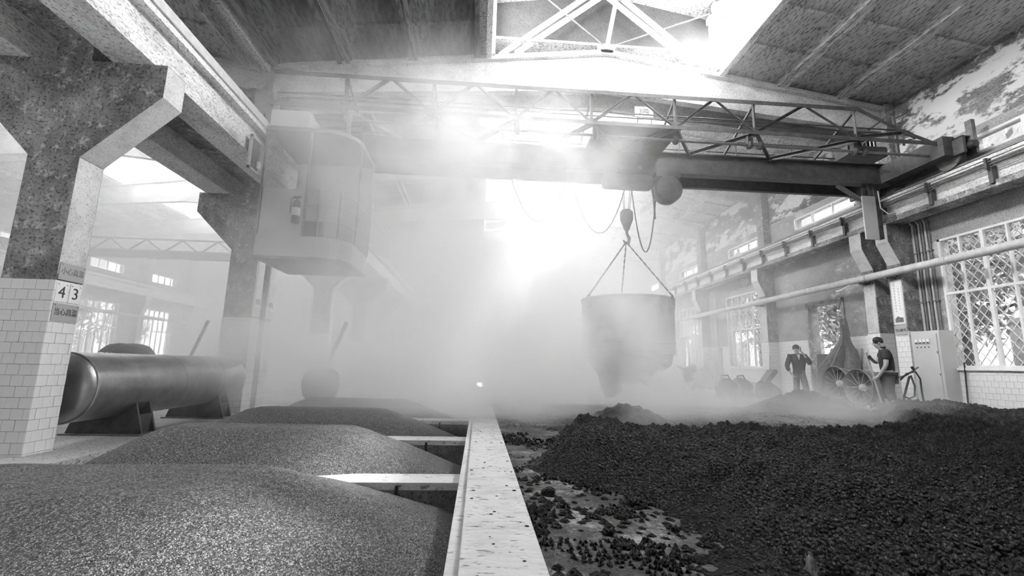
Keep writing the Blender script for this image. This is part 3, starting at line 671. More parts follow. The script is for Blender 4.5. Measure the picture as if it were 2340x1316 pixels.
# electrical cabinet
e = thing('electrical_cabinet', 'tall grey electrical cabinet with four meters', 'cabinet', (9.565, 9.01, FR))
x0, y0, y1, z1 = 9.39, 8.70, 9.32, 1.95
MB().cbox(x0, W-.015, y0, y1, FR+.03, z1, .008).build('body', M['cabinet'], e)
dd = MB().cbox(x0-.018, x0, y0+.05, y1-.03, FR+.12, z1-.06, .005).build('door', M['cabinet'], e)
for i in range(4):
    y = y1-.14-.085*i; m = MB().cbox(x0-.034, x0-.018, y-.033, y+.033, z1-.27, z1-.17, .004).build('meter', M['signw'], dd)
    MB().box(x0-.037, x0-.033, y-.026, y+.026, z1-.262, z1-.235).build('meter_scale', M['ink'], dd)
    MB().lathe([(0, .012), (.011, .01), (.012, 0)], (x0-.018, y, z1-.34), (-1, 0, 0), 10).build('knob', M['black'], dd, True)
for z in (.55, 1.05, 1.5): MB().box(x0-.024, x0-.018, y0+.055, y0+.07, z-.02, z+.02).build('hinge', M['steel'], dd)
MB().box(x0-.02, x0+.3, y0, y1, FR, FR+.03).build('plinth', M['steel'], e)
# dark pole beside the cabinet
e = thing('pole', 'thin dark pole leaning between cabinet and window', 'pole', (9.6, 8.52, FR)); MB().tube([(9.58, 8.5, FR), (9.70, 8.56, 1.3)], .014, 8).build('rod', M['black'], e); MB().tube([(9.578, 8.498, FR), (9.594, 8.506, FR+.18)], .022, 8).build('grip', M['black'], e)
# switch box near second pilaster
e = thing('switch_box', 'grey switch box with conduit on the wall behind the blowers', 'switch box', (W, 18.1, 1.1)); MB().cbox(W-.2, W, 17.75, 18.2, .95, 1.95, .01).build('box', M['cabinet'], e); MB().cbox(W-.21, W-.2, 17.8, 18.15, 1.0, 1.9, .004).build('door', M['pale'], e)
MB().tube([(W-.06, 18.0, 1.95), (W-.06, 18.0, 4.3)], .025, 8).build('conduit', M['pipe'], e)
# ================================================================ tank
e = thing('tank', 'long horizontal stainless steel tank on dark saddles', 'tank', (-4.9, 7.6, FL)); c = (-4.9, 0, .65); r = .42
MB().lathe([(r, 5.86), (r, 9.36)], (c[0], 0, c[2]), (0, 1, 0), 48).build('shell', M['tank'], e, True)
MB().lathe([(0, 5.74), (.1, 5.742), (.2, 5.75), (.3, 5.77), (.37, 5.80), (.41, 5.84), (r, 5.87)], (c[0], 0, c[2]), (0, 1, 0), 48).build('dished_end', M['tank'], e, True)
MB().lathe([(0, 9.46), (.2, 9.45), (.3, 9.43), (.37, 9.40), (.41, 9.37), (r, 9.35)], (c[0], 0, c[2]), (0, 1, 0), 48).build('dished_end', M['tank'], e, True)
MB().lathe([(r, 5.85), (r+.012, 5.855), (r+.012, 5.88), (r, 5.885)], (c[0], 0, c[2]), (0, 1, 0), 48).build('end_seam', M['stain'], e, True)
for y in (7.55, 8.6): MB().lathe([(r, y-.008), (r+.005, y-.005), (r+.005, y+.005), (r, y+.008)], (c[0], 0, c[2]), (0, 1, 0), 48).build('weld_seam', M['tank'], e, True)
for y in (6.62, 8.58):
    arc = [(c[0]+r*math.sin(t)*1.0, c[2]-r*math.cos(t)) for t in np.linspace(-1.0, 1.0, 15)]
    sd = MB().prism([(-5.38, FL+.02), (-4.42, FL+.02)]+[(x, z) for x, z in arc[::-1]], 1, y, y+.03).prism([(-5.38, FL+.02), (-4.42, FL+.02)]+[(x, z) for x, z in arc[::-1]], 1, y+.25, y+.28)
    for x in (-5.3, -4.9, -4.5): sd.box(x-.012, x+.012, y+.03, y+.25, FL+.02, .27)
    so = sd.build('saddle', M['steel'], e); MB().box(-5.42, -4.38, y-.06, y+.34, FL, FL+.02).build('base_plate', M['steel2'], so)
# ================================================================ travelling crane
e = thing('bridge_crane', 'travelling bridge crane with lattice truss spanning the hall', 'crane', (2.6, 8.9, 5.1))
g = MB(); gy = 9.2
g.box(-4.0, 9.2, gy-.1, gy+.1, 5.25, 5.275).box(-4.0, 9.2, gy-.1, gy+.1, 5.72, 5.745).box(-4.0, 9.2, gy-.01, gy+.01, 5.275, 5.72); g.build('main_girder', M['steel'], e)
g = MB().box(-4.0, 9.2, 9.95, 10.05, 5.30, 5.32).box(-4.0, 9.2, 9.95, 10.05, 5.60, 5.62).box(-4.0, 9.2, 9.99, 10.01, 5.32, 5.60); g.build('rear_girder', M['steel'], e)
fy, zt, zb2 = 7.9, 6.24, 5.62
MB().angle((-3.9, fy, zt), (7.4, fy, zt), .075).build('top_chord', M['steel'], e)
MB().angle((-3.9, fy, zb2), (9.1, fy, zb2-.02), .075).build('bottom_chord', M['steel'], e)
MB().angle((7.4, fy, zt), (8.35, fy, 5.8), .07).angle((8.35, fy, 5.8), (9.1, fy, 5.55), .07).build('sloping_chord', M['steel'], e)
nodes = [-2.6, -1.0, .55, 2.0, 3.65, 5.25, 7.35]
for i, x in enumerate(nodes):
    MB().angle((x, fy, zb2), (x, fy, zt), .055, .01, (0, 1, 0)).build('post', M['steel'], e)
    MB().box(x-.1, x+.1, fy-.012, fy, zb2-.02, zb2+.1).build('gusset', M['steel'], e)
    if i+1 < len(nodes):
        m_ = (x+nodes[i+1])/2
        MB().angle((x+.04, fy-.02, zb2+.03), (m_-.05, fy-.02, zt), .05, .01, (0, 1, 0)).build('diagonal', M['steel'], e)
        MB().angle((nodes[i+1]-.04, fy-.02, zb2+.03), (m_+.05, fy-.02, zt), .05, .01, (0, 1, 0)).build('diagonal', M['steel'], e)
        MB().angle((x, fy, zb2-.03), (m_, gy-.1, 5.70), .07, .01).build('bracing', M['steel'], e)
        MB().angle((nodes[i+1], fy, zb2-.03), (m_, gy-.1, 5.70), .07, .01).build('bracing', M['steel'], e)
    MB().bar((x, fy, zt-.02), (x+.05, gy, 5.74), .04, .04).build('sway_brace', M['steel'], e)
MB().angle((7.39, fy-.02, zb2+.03), (8.3, fy-.02, 5.8), .05, .01, (0, 1, 0)).build('diagonal', M['steel'], e)
MB().angle((8.35, fy, 5.55), (8.35, fy, 5.82), .05, .01, (0, 1, 0)).build('post', M['steel'], e)
MB().angle((7.35, fy, zb2-.03), (8.6, gy-.1, 5.70), .07, .01).build('bracing', M['steel'], e)
# walkway with handrails at the back
MB().box(-3.9, 9.0, 9.25, 9.95, 5.66, 5.69).build('walkway_plate', M['steel'], e)
for z in (6.0, 6.28, 6.56): MB().tube([(-3.9, 10.02, z), (9.0, 10.02, z)], .017, 6).build('handrail', M['steel'], e)
for x in np.arange(-3.9, 9.1, 1.43): MB().tube([(x, 10.02, 5.62), (x, 10.02, 6.58)], .017, 6).build('rail_post', M['steel'], e)
for z in (5.86, 5.95): MB().tube([(-3.9, 8.05, z), (8.6, 8.05, z), (8.75, 8.05, z-.08), (8.6, 8.05, z-.1)], .014, 6).build('cable_rail', M['steel'], e)
# service platform and motor
MB().box(2.15, 3.85, 8.0, 9.1, 5.70, 5.735).build('platform', M['steel'], e)
mo = MB().lathe([(0, 0), (.11, 0), (.13, .03), (.13, .42), (.1, .45), (0, .45)], (2.35, 8.5, 5.9), (1, 0, 0), 20).build('drive_motor', M['steel2'], e, True)
for i in range(6): MB().lathe([(.13, .08+.05*i), (.145, .085+.05*i), (.145, .1+.05*i), (.13, .105+.05*i)], (2.35, 8.5, 5.9), (1, 0, 0), 20).build('cooling_fin', M['steel2'], mo)
sg = MB().cbox(2.95, 3.32, 8.18, 8.2, 5.98, 6.2, .004).build('capacity_board', M['signw'], e)
lettering('capacity', '3吨', .15, (3.13, 8.176, 6.09), (1, 0, 0), UZ, sg, 'ink')
for x in (3.0, 3.28): MB().bar((x, 8.19, 5.735), (x, 8.19, 5.98), .02, .02).build('board_leg', M['steel'], e)
# drive shaft
MB().tube([(-3.6, 8.05, 5.47), (9.2, 8.05, 5.42)], .028, 10).build('drive_shaft', M['steel2'], e, True)
for x in (-2.6, -.9, .6, 2.1, 3.7, 5.2, 5.42, 7.4, 7.6):
    z = 5.47-.05*(x+3.6)/12.8; cpl = MB().lathe([(.028, -.05), (.06, -.045), (.085, -.02), (.085, .02), (.06, .045), (.028, .05)], (x, 8.05, z), (1, 0, 0), 16).build('coupling', M['steel'], e, True)
    if abs(x-5.42) > .05 and abs(x-7.6) > .05: MB().box(x-.05, x+.05, 8.0, 8.1, z+.03, 5.62).build('bearing_block', M['steel'], e)
MB().box(7.35, 8.2, 8.15, 8.5, 5.42, 5.62).build('gearbox', M['steel'], e)
# end carriages with wheels
for x, zr in ((9.35, 5.13), (-4.185, 5.19)):
    c = MB().box(x-.16, x-.10, 7.55, 10.3, zr+.16, zr+.5).box(x+.10, x+.16, 7.55, 10.3, zr+.16, zr+.5).box(x-.16, x+.16, 7.55, 10.3, zr+.48, zr+.5).build('end_carriage', M['steel'], e)
    for y in (7.95, 9.8):
        MB().lathe([(.05, -.07), (.24, -.07), (.24, -.045), (.20, -.04), (.20, .04), (.24, .045), (.24, .07), (.05, .07)], (x, y, zr+.205), (1, 0, 0), 32).build('wheel', M['steel2'], c, True)
        MB().tube([(x-.2, y, zr+.205), (x+.2, y, zr+.205)], .05, 12).build('axle', M['steel'], c, True)
    for y in (7.52, 10.33): MB().lathe([(0, -.06), (.07, -.06), (.09, -.02), (.09, .04), (0, .04)], (x, y, zr+.3), (0, 1, 0), 14).build('buffer', M['black'], c, True)
MB().box(9.0, 9.25, 7.75, 10.1, 5.30, 5.7).build('end_frame', M['steel'], e)
MB().box(9.36, 9.44, 7.5, 7.62, 5.5, 5.95).build('stop_plate', M['steel2'], e)
for i, y in enumerate(np.linspace(9.3, 9.9, 7)): MB().tube([(9.05, y, 5.7), (9.05, y, 6.5)], .012, 6).build('ladder_bar', M['white' if i < 2 else 'steel2'], e)
MB().tube([(9.05, 9.3, 6.5), (9.05, 9.9, 6.5)], .016, 6).build('ladder_top', M['steel2'], e)
MB().tube([(9.15, 8.85, 5.5), (9.15, 8.85, 6.75), (9.12, 8.95, 6.85), (9.05, 9.4, 6.75)], .03, 8).build('grab_rail', M['steel'], e, True)
MB().bar((7.95, gy, 5.2), (8.5, gy+.05, 4.92), .09, .05).build('knee_brace', M['steel2'], e)
# hanging collector panel
h = MB().cbox(8.48, 8.80, 9.17, 9.2, 3.97, 4.98, .005).build('collector_panel', M['cabinet'], e); MB().box(8.52, 8.6, 9.18, 9.21, 4.98, 5.25).box(8.66, 8.74, 9.18, 9.21, 4.98, 5.25).build('hanger', M['steel'], h)
MB().box(8.80, 8.93, 9.19, 9.3, 4.0, 5.2).build('panel_edge', M['steel'], h)
MB().tube([(8.86, 9.15, 5.1), (8.88, 9.15, 4.7), (9.0, 9.1, 4.55), (9.1, 9.1, 4.56)], .012, 6).build('cable', M['white'], h)
m = MB()
for i in range(5): m.tube([(8.9, 9.12, 4.52-.03*i), (9.13, 9.05, 4.55-.03*i)], .01, 5)
m.build('collector_arm', M['steel2'], h)
# ---- electric hoist under the main girder
e = thing('hoist', 'electric hoist with round cable drum under the crane girder', 'hoist', (3.3, gy, 5.05))
MB().lathe([(0, 2.55), (.12, 2.55), (.165, 2.58), (.18, 2.62), (.18, 3.55), (.165, 3.6), (.12, 3.64), (0, 3.64)], (0, gy, 5.03), (1, 0, 0), 28).build('drum_casing', M['steel'], e, True)
MB().lathe([(0, -.16), (.2, -.16), (.285, -.14), (.3, -.1), (.3, .1), (.27, .14), (0, .15)], (3.98, gy-.02, 4.87), (0, 1, 0), 36).build('cable_reel', M['steel'], e, True)
MB().box(2.85, 3.5, gy-.11, gy+.11, 5.2, 5.25).box(3.7, 4.25, gy-.12, gy+.12, 5.15, 5.25).box(3.85, 4.1, gy-.05, gy+.05, 4.9, 5.2).build('trolley', M['steel'], e)
for x in (2.95, 3.35):
    for s in (-1, 1): MB().lathe([(0, -.03), (.06, -.03), (.06, .03), (0, .03)], (x, gy+s*.07, 5.33), (0, 1, 0), 14).build('trolley_wheel', M['steel2'], e, True)
MB().tube([(3.62, gy-.05, 4.95), (3.66, gy-.05, 4.65), (3.68, gy-.05, 4.2)], .02, 6).build('guide_arm', M['steel2'], e)
# festoon cable hanging in loops below the girder
def festoon(pts, label):
    e = thing('festoon_cable', label, 'cable', pts[0])
    P = []
    for (a, b, sag) in zip(pts, pts[1:], SAG):
        for t in np.linspace(0, 1, 13)[(1 if P else 0):]:
            q = Vector(a).lerp(Vector(b), t); q.z -= sag*4*t*(1-t); P.append(q)
    MB().tube(P, .013, 6).build('cable', M['steel'], e, True)
    for p in pts[:-1]: MB().box(p[0]-.06, p[0]+.06, p[1]-.03, p[1]+.03, p[2]-.02, p[2]+.05).build('cable_clip', M['steel'], e)
SAG = (1.15, 1.2)
festoon([(.5, gy, 5.2), (1.81, gy, 5.2), (3.05, gy, 4.9)], 'dark power cable hanging in two loops left of the hoist')
SAG = (1.3,)
festoon([(3.15, gy-.1, 4.9), (3.68, gy-.1, 4.6)], 'power cable hanging in one deep loop under the hoist')
e = thing('hook_block', 'hook block hanging on wire ropes from the hoist', 'hook', (3.07, gy, 3.7))
for x in (2.98, 3.16, 3.02, 3.2): MB().tube([(x, gy, 4.9), (3.07+(x-3.09)*.5, gy, 4.3)], .006, 5).build('wire_rope', M['steel'], e)
MB().lathe([(0, .12), (.09, .11), (.14, .05), (.14, -.1), (.09, -.22), (.05, -.34), (0, -.36)], (3.07, gy, 4.28), (0, 0, 1), 18).build('block', M['steel'], e, True)
MB().tube([(3.07, gy, 3.95), (3.07, gy, 3.85), (3.12, gy, 3.76), (3.1, gy, 3.66), (3.03, gy, 3.65), (2.99, gy, 3.72)], [.03, .03, .035, .035, .03, .015], 8).build('hook', M['steel'], e, True)
# ---- steaming pot hanging from the hook
px_, pz = 3.04, 1.31
e = thing('steaming_pot', 'big cylindrical steaming pot hanging from the crane with open bottom', 'pot', (px_, gy, pz))
rp = .93
MB().lathe([(rp-.03, .0), (rp, .0), (rp+.012, .02), (rp+.012, .05), (rp, .06), (rp-.01, .2), (rp+.008, .21), (rp+.008, .25), (rp-.005, .26), (rp+.0, 1.07), (rp+.02, 1.08), (rp+.02, 1.11), (rp-.02, 1.11), (rp-.03, .0)], (px_, gy, pz), (0, 0, 1), 56).build('wall', M['rust'], e, True)
for a in (-.75, 1.4, 3.5):
    dx, dy = math.cos(a)*(rp+.015), math.sin(a)*(rp+.015); t = Vector((-math.sin(a), math.cos(a), 0)); o3 = Vector((px_+dx, gy+dy, pz))
    lg = MB().bar(o3-t*.12+Vector((0, 0, .98)), o3+t*.12+Vector((0, 0, .98)), .03, .18).build('lug', M['rust'], e)
    top = o3+Vector((0, 0, 1.1)); MB().tube([top+t*.05*math.cos(k)+Vector((0, 0, .05*math.sin(k))) for k in np.linspace(0, 6.1, 12)], .014, 6).build('shackle', M['steel'], lg)
    ch = MB(); A, B = top+Vector((0, 0, .04)), Vector((3.05, gy, 3.68)); L = (B-A).length; nl = int(L/.07)
    for i in range(nl):
        p0, p1 = A.lerp(B, i/nl), A.lerp(B, (i+1.15)/nl); ch.bar(p0, p1, .03 if i % 2 else .012, .012 if i % 2 else .03)
    ch.build('chain', M['steel'], e)
# dished bottom hinged open
tilt = Matrix.Rotation(math.radians(14), 3, 'Y')
def dish(prof, org, rot, n=40, a0=0, a1=2*math.pi):
    m = MB().lathe(prof, (0, 0, 0), (0, 0, 1), n, a0, a1); m.v = [tuple(Vector(org)+rot @ Vector(p)) for p in m.v]; return m
dish([(.74, .02), (.73, -.06), (.66, -.24), (.52, -.40), (.33, -.52), (.12, -.57), (0, -.58)], (px_-.12, gy, pz-.02), Matrix.Rotation(math.radians(12), 3, 'Y')).build('dished_bottom', M['rust'], e, True)
for q in ((.30, -.28, .14), (.62, -.12, .13), (.18, -.47, .12)):
    MB().lathe([(0, -.09), (.055, -.085), (.07, -.03), (.07, .03), (.055, .085), (0, .09)], (px_+q[0], gy-.45, pz-.06+q[1]), (0, 1, 0), 16).build('clamp_lug', M['steel'], e, True)
MB().prism([(px_-.66, pz-.02), (px_-.3, pz-.3), (px_-.2, pz-.72), (px_-.42, pz-.86), (px_-.55, pz-.5)], 1, gy-.25, gy+.25).build('side_flap', M['rust'], e)
MB().prism([(px_+.28, pz-.0), (px_+.78, pz-.0), (px_+.74, pz-.2), (px_+.60, pz-.3), (px_+.3, pz-.34)], 1, gy-.4, gy+.3).build('hinge_block', M['steel'], e)
# ---- driver's cab at the left end of the crane
e = thing('crane_cab', "rounded driver's cab hanging at the left end of the crane", 'cab', (-3.0, 8.3, 2.7))
cx0, cx1, cyf, cyb, rr = -3.76, -2.28, 7.6, 9.0, .5
def plan(off=0):
    P = [(cx0+off, cyb-off), (cx0+off, cyf+off)]
    P += [(cx1-rr+ (rr-off)*math.sin(t), cyf+rr-(rr-off)*math.cos(t)) for t in np.linspace(0, math.pi/2, 8)]
    return P+[(cx1-off, cyb-off)]
def shell(z0, z1, skip=()):
    m = MB(); A, B = plan(), plan(.03); n = len(A)
    for i in range(n):
        if i in skip: continue
        j = (i+1) % n; m.add([(*A[i], z0), (*A[j], z0), (*B[j], z0), (*B[i], z0), (*A[i], z1), (*A[j], z1), (*B[j], z1), (*B[i], z1)], [(0,1,2,3),(4,5,6,7),(0,1,5,4),(2,3,7,6),(1,2,6,5),(0,3,7,4)])
    return m
MB().prism(plan(), 2, 2.68, 2.73).build('floor_plate', M['steel2'], e); MB().prism(plan(-.02), 2, 4.95, 5.02).build('roof_plate', M['steel2'], e)
shell(2.73, 3.08).build('apron', M['sign'], e)
MB().box(cx0, -3.02, cyf, cyf+.03, 3.08, 3.9).build('front_panel', M['sign'], e); MB().box(cx0, cx0+.03, cyf, cyb, 3.08, 3.9).box(cx0, cx1, cyb-.03, cyb, 3.08, 4.95).build('back_panel', M['sign'], e)
P = plan()
for i, zt_ in ((1, 4.95), (2, 3.9), (5, 3.9), (9, 4.95), (10, 4.95)): MB().tube([(*P[min(i, len(P)-1)], 3.08), (*P[min(i, len(P)-1)], zt_)], .018, 6).build('post', M['steel2'], e)
MB().box(-3.04, -3.0, cyf, cyf+.03, 3.08, 4.95).build('post', M['steel2'], e)
for z in (3.36, 3.64, 3.9): MB().tube([(-3.02, cyf+.01, z)]+[(q[0], q[1]+.01, z) for q in P[2:]], .012, 6).build('glazing_bar', M['sign'], e)
for i in range(2, len(P)-1):
    for za, zb_ in ((3.1, 3.34), (3.38, 3.62), (3.66, 3.88)):
        a, b = Vector((*P[i], za)), Vector((*P[i+1], za)); MB().add([a, b, b+Vector((0, 0, zb_-za)), a+Vector((0, 0, zb_-za))], [(0, 1, 2, 3)]).build('pane', M['glass'], e)
MB().box(-3.5, -3.1, 8.4, 8.8, 2.73, 3.2).box(-3.5, -3.1, 8.75, 8.8, 3.2, 3.7).build('driver_seat', M['steel'], e)
for x in (-3.6, -2.5):
    for y in (7.9, 8.8): MB().bar((x, y, 5.02), (x, y, 5.62), .06, .06).build('suspension_post', M['steel2'], e)
MB().box(-3.75, -3.1, 7.62, 8.2, 5.05, 5.35).build('resistor_box', M['cabinet'], e)
f = thing('fire_extinguisher', 'dark fire extinguisher hung on the front of the crane cab', 'extinguisher', (-3.12, 7.52, 3.3))
MB().lathe([(0, 0), (.055, 0), (.065, .02), (.065, .33), (.045, .39), (.02, .41), (.02, .44), (0, .44)], (-3.12, 7.53, 3.28), (0, 0, 1), 18).build('cylinder', M['steel'], f, True); MB().box(-3.18, -3.06, 7.52, 7.54, 3.72, 3.75).tube([(-3.12, 7.5, 3.72), (-3.2, 7.5, 3.7), (-3.2, 7.5, 3.45)], .01, 6).build('valve', M['black'], f); MB().lathe([(.066, .12), (.066, .26)], (-3.12, 7.53, 3.28), (0, 0, 1), 18).build('label_band', M['pale'], f, True)
f = thing('framed_hatch', 'small framed panel fixed to the side of the left runway beam', 'panel', (-3.86, 7.46, 4.12)); m = MB()
for a, b, c, d in ((7.28, 7.64, 4.12, 4.16), (7.28, 7.64, 4.66, 4.7), (7.28, 7.32, 4.12, 4.7), (7.6, 7.64, 4.12, 4.7)): m.box(-3.88, -3.84, a, b, c, d)
m.build('frame', M['pale'], f); MB().box(-3.87, -3.86, 7.3, 7.62, 4.14, 4.68).build('panel', M['steel2'], f); MB().box(-3.83, -3.80, 7.5, 7.58, 4.2, 4.32).build('tag', M['signw'], f)
# ================================================================ people
FIG = [None]
def frot(p):
    if FIG[0] is None: return Vector(p)
    c, a, t = FIG[0]; v = Vector(p)-Vector(c); return Vector(c)+Vector(t)+Matrix.Rotation(a, 3, 'Z') @ v
def skin_mesh(name, verts, edges, mat, parent, sub=1):
    "verts: key -> (x,y,z,r); a continuous skin grown over the skeleton"
    keys = list(verts); me = bpy.data.meshes.new(name); off = worg(parent)
    me.from_pydata([tuple(frot(verts[k][:3])-off) for k in keys], [(keys.index(a), keys.index(b)) for a, b in edges], [])
    o = bpy.data.objects.new(name, me); COL.objects.link(o); md = o.modifiers.new('s', 'SKIN'); md.use_smooth_shade = True
    sk = me.skin_vertices[0].data
    for i, k in enumerate(keys):
        r = verts[k][3]; sk[i].radius = r if isinstance(r, tuple) else (r, r); sk[i].use_root = (i == 0)
    o.modifiers.new('u', 'SUBSURF').levels = sub
    bpy.context.view_layer.update(); m2 = bpy.data.meshes.new_from_object(o.evaluated_get(bpy.context.evaluated_depsgraph_get()))
    m2.name = name; bpy.data.objects.remove(o); m2.materials.clear(); m2.materials.append(M[mat])
    m2.polygons.foreach_set('use_smooth', [True]*len(m2.polygons)); return link(name, m2, parent)
def fingers(V, E, hand, wrist, curl, tag_, side):
    "five short chains rooted in the palm"
    h, w = Vector(V[hand][:3]), Vector(V[wrist][:3]); d = (h-w).normalized(); c = Vector(curl).normalized(); s = d.cross(c).normalized()*side
    for i, (o, l) in enumerate(((-.026, .06), (-.009, .07), (.009, .066), (.025, .052))):
        a = h+s*o+d*.03; b = a+d*l*.5+c*.018; e2 = b+d*l*.18+c*.035
        for k, q in (('a', a), ('b', b), ('c', e2)): V['%s%d%s' % (tag_, i, k)] = (*q, .0085)
        E += [(hand, '%s%da' % (tag_, i)), ('%s%da' % (tag_, i), '%s%db' % (tag_, i)), ('%s%db' % (tag_, i), '%s%dc' % (tag_, i))]
    a = h-s*.035+c*.01; b = a+d*.025+c*.035
    V[tag_+'ta'] = (*a, .010); V[tag_+'tb'] = (*b, .009); E += [(hand, tag_+'ta'), (tag_+'ta', tag_+'tb')]
def head_parts(p, c, face, hr=.088):
    "hair cap, eyes, mouth and ears around a head centred at c looking along face"
    c = frot(c); f = Vector(face).normalized()
    if FIG[0]: f = Matrix.Rotation(FIG[0][1], 3, 'Z') @ f
    s = f.cross(Vector((0, 0, 1))).normalized(); u = s.cross(f).normalized()
    m = MB(); n1, n2 = 12, 20; vs = []; fs = []
    for i in range(n1+1):
        th = math.pi*.66*i/n1
        for j in range(n2):
            ph = 2*math.pi*j/n2; d = math.sin(th)*(math.cos(ph)*f+math.sin(ph)*s)+math.cos(th)*u
            fr = max(0, d.dot(f)); lim = .30 if fr > .6 else (.05 if fr > .3 else -.55)
            k = 1.04 if d.dot(u) > lim else .94
            vs.append(c+u*.02+Vector(d)*hr*k*(1+.03*math.sin(7*ph+3*th)))
    for i in range(n1):
        for j in range(n2): fs.append((i*n2+j, i*n2+(j+1) % n2, (i+1)*n2+(j+1) % n2, (i+1)*n2+j))
    m.add(vs, fs); m.build('hair', M['hair'], p, True)
    for k in (-1, 1):
        MB().lathe([(0, .006), (.010, .003), (.012, -.004)], c+f*hr*.93+s*k*.032-u*.008, f, 8).build('eye', M['ink'], p, True)
        MB().lathe([(0, .02), (.014, .016), (.022, 0), (.01, -.01)], c+s*k*hr*.90-u*.015, s*k, 8).build('ear', M['skin'], p, True)
    MB().bar(c+f*hr*.94-u*.055-s*.02, c+f*hr*.94-u*.055+s*.02, .008, .008).build('mouth', M['ink'], p)
def head_chain(V, E, neck, c, face):
    c, f = Vector(c), Vector(face).normalized()
    V['hb'] = (*(c-Vector((0, 0, .075))+f*.02), (.062, .055)); V['hm'] = (*c, (.086, .078)); V['ht'] = (*(c+Vector((0, 0, .065))), .062)
    V['nose'] = (*(c+f*.088-Vector((0, 0, .012))), .014); V['no2'] = (*(c+f*.108-Vector((0, 0, .03))), .010)
    E += [(neck, 'hb'), ('hb', 'hm'), ('hm', 'ht'), ('hm', 'nose'), ('nose', 'no2')]
# -- worker with a shovel
FIG[0] = ((8.25, 8.85, 0), math.radians(-38), (-.1, -.14, 0))
p = thing('person', 'worker in dark polo shirt and rolled trousers leaning on a shovel', 'person', (8.27, 8.85, FR+.04))
V = dict(pel=(8.28, 8.85, 1.06, (.12, .11)), ch=(8.26, 8.85, 1.36, (.12, .12)), nk=(8.22, 8.85, 1.55, .05),
    sn=(8.27, 8.69, 1.46, .06), en=(8.24, 8.62, 1.19, .042), wn=(8.11, 8.69, .98, .03), hn=(8.06, 8.72, .94, .032),
    sf=(8.24, 9.01, 1.46, .06), ef=(8.12, 9.02, 1.25, .042), wf=(8.03, 8.87, 1.34, .03), hf=(8.0, 8.80, 1.37, .032),
    kn=(8.26, 8.76, .69, .062), an=(8.34, 8.75, .38, .04), tn=(8.22, 8.73, .335, .034), kf=(8.22, 8.95, .69, .062), af=(8.26, 8.97, .38, .04), tf=(8.13, 8.96, .335, .034), hpn=(8.28, 8.77, .98, .085), hpf=(8.27, 8.93, .98, .085))
E = [('pel', 'ch'), ('ch', 'nk'), ('ch', 'sn'), ('sn', 'en'), ('en', 'wn'), ('wn', 'hn'), ('ch', 'sf'), ('sf', 'ef'), ('ef', 'wf'), ('wf', 'hf'), ('pel', 'hpn'), ('hpn', 'kn'), ('kn', 'an'), ('an', 'tn'), ('pel', 'hpf'), ('hpf', 'kf'), ('kf', 'af'), ('af', 'tf')]
hc, fc = (8.175, 8.85, 1.665), (-1, -.1, -.12)
head_chain(V, E, 'nk', hc, fc); fingers(V, E, 'hn', 'wn', (.3, 1, 0), 'n', 1); fingers(V, E, 'hf', 'wf', (.2, -1, -.2), 'f', -1)
skin_mesh('body', V, E, 'skin', p); head_parts(p, hc, fc)
q = lambda k, r: (*V[k][:3], r)
skin_mesh('shirt', dict(pel=(8.285, 8.85, 1.0, (.15, .135)), mid=(8.275, 8.85, 1.2, (.145, .135)), ch=q('ch', (.15, .14)), nk=(8.235, 8.85, 1.50, .075), sn=q('sn', .088), an=(8.25, 8.645, 1.29, .072), sf=q('sf', .088), af=(8.17, 9.015, 1.34, .07)),
    [('pel', 'mid'), ('mid', 'ch'), ('ch', 'nk'), ('ch', 'sn'), ('sn', 'an'), ('ch', 'sf'), ('sf', 'af')], 'cloth', p)
skin_mesh('trousers', dict(pel=(8.285, 8.85, 1.03, (.145, .13)), hpn=q('hpn', .11), kn=q('kn', .088), cn=(8.31, 8.755, .52, .085), hpf=q('hpf', .11), kf=q('kf', .088), cf=(8.245, 8.96, .52, .085)),
    [('pel', 'hpn'), ('hpn', 'kn'), ('kn', 'cn'), ('pel', 'hpf'), ('hpf', 'kf'), ('kf', 'cf')], 'trouser', p)
MB().lathe([(.052, 0), (.066, .035), (.06, .04)], frot((8.235, 8.85, 1.535)), (-.1, .1, 1), 14).build('collar', M['cloth'], p, True)
for k, k2 in (('tn', 'an'), ('tf', 'af')):
    a, b = frot(V[k][:3]), frot(V[k2][:3]); d_ = (a-b); d_.z = 0; d_.normalize(); a.z = FR+.03; MB().bar(a+d_*.09, a-d_*.15, .09, .03).build('sandal', M['black'], p)
s = thing('shovel', 'long-handled shovel held by the worker', 'shovel', (8.0, 8.78, FR+.03))
MB().tube([frot((7.97, 8.80, 1.46)), frot((8.04, 8.74, .95)), frot((8.11, 8.68, .48))], .016, 8).build('handle', M['wood'], s, True)
sb = MB().prism([(8.03, .50), (8.20, .46), (8.26, .30), (8.12, .28), (8.02, .33)], 1, 8.64, 8.66); sb.v = [tuple(frot(q_)) for q_ in sb.v]; sb.build('blade', M['steel2'], s)
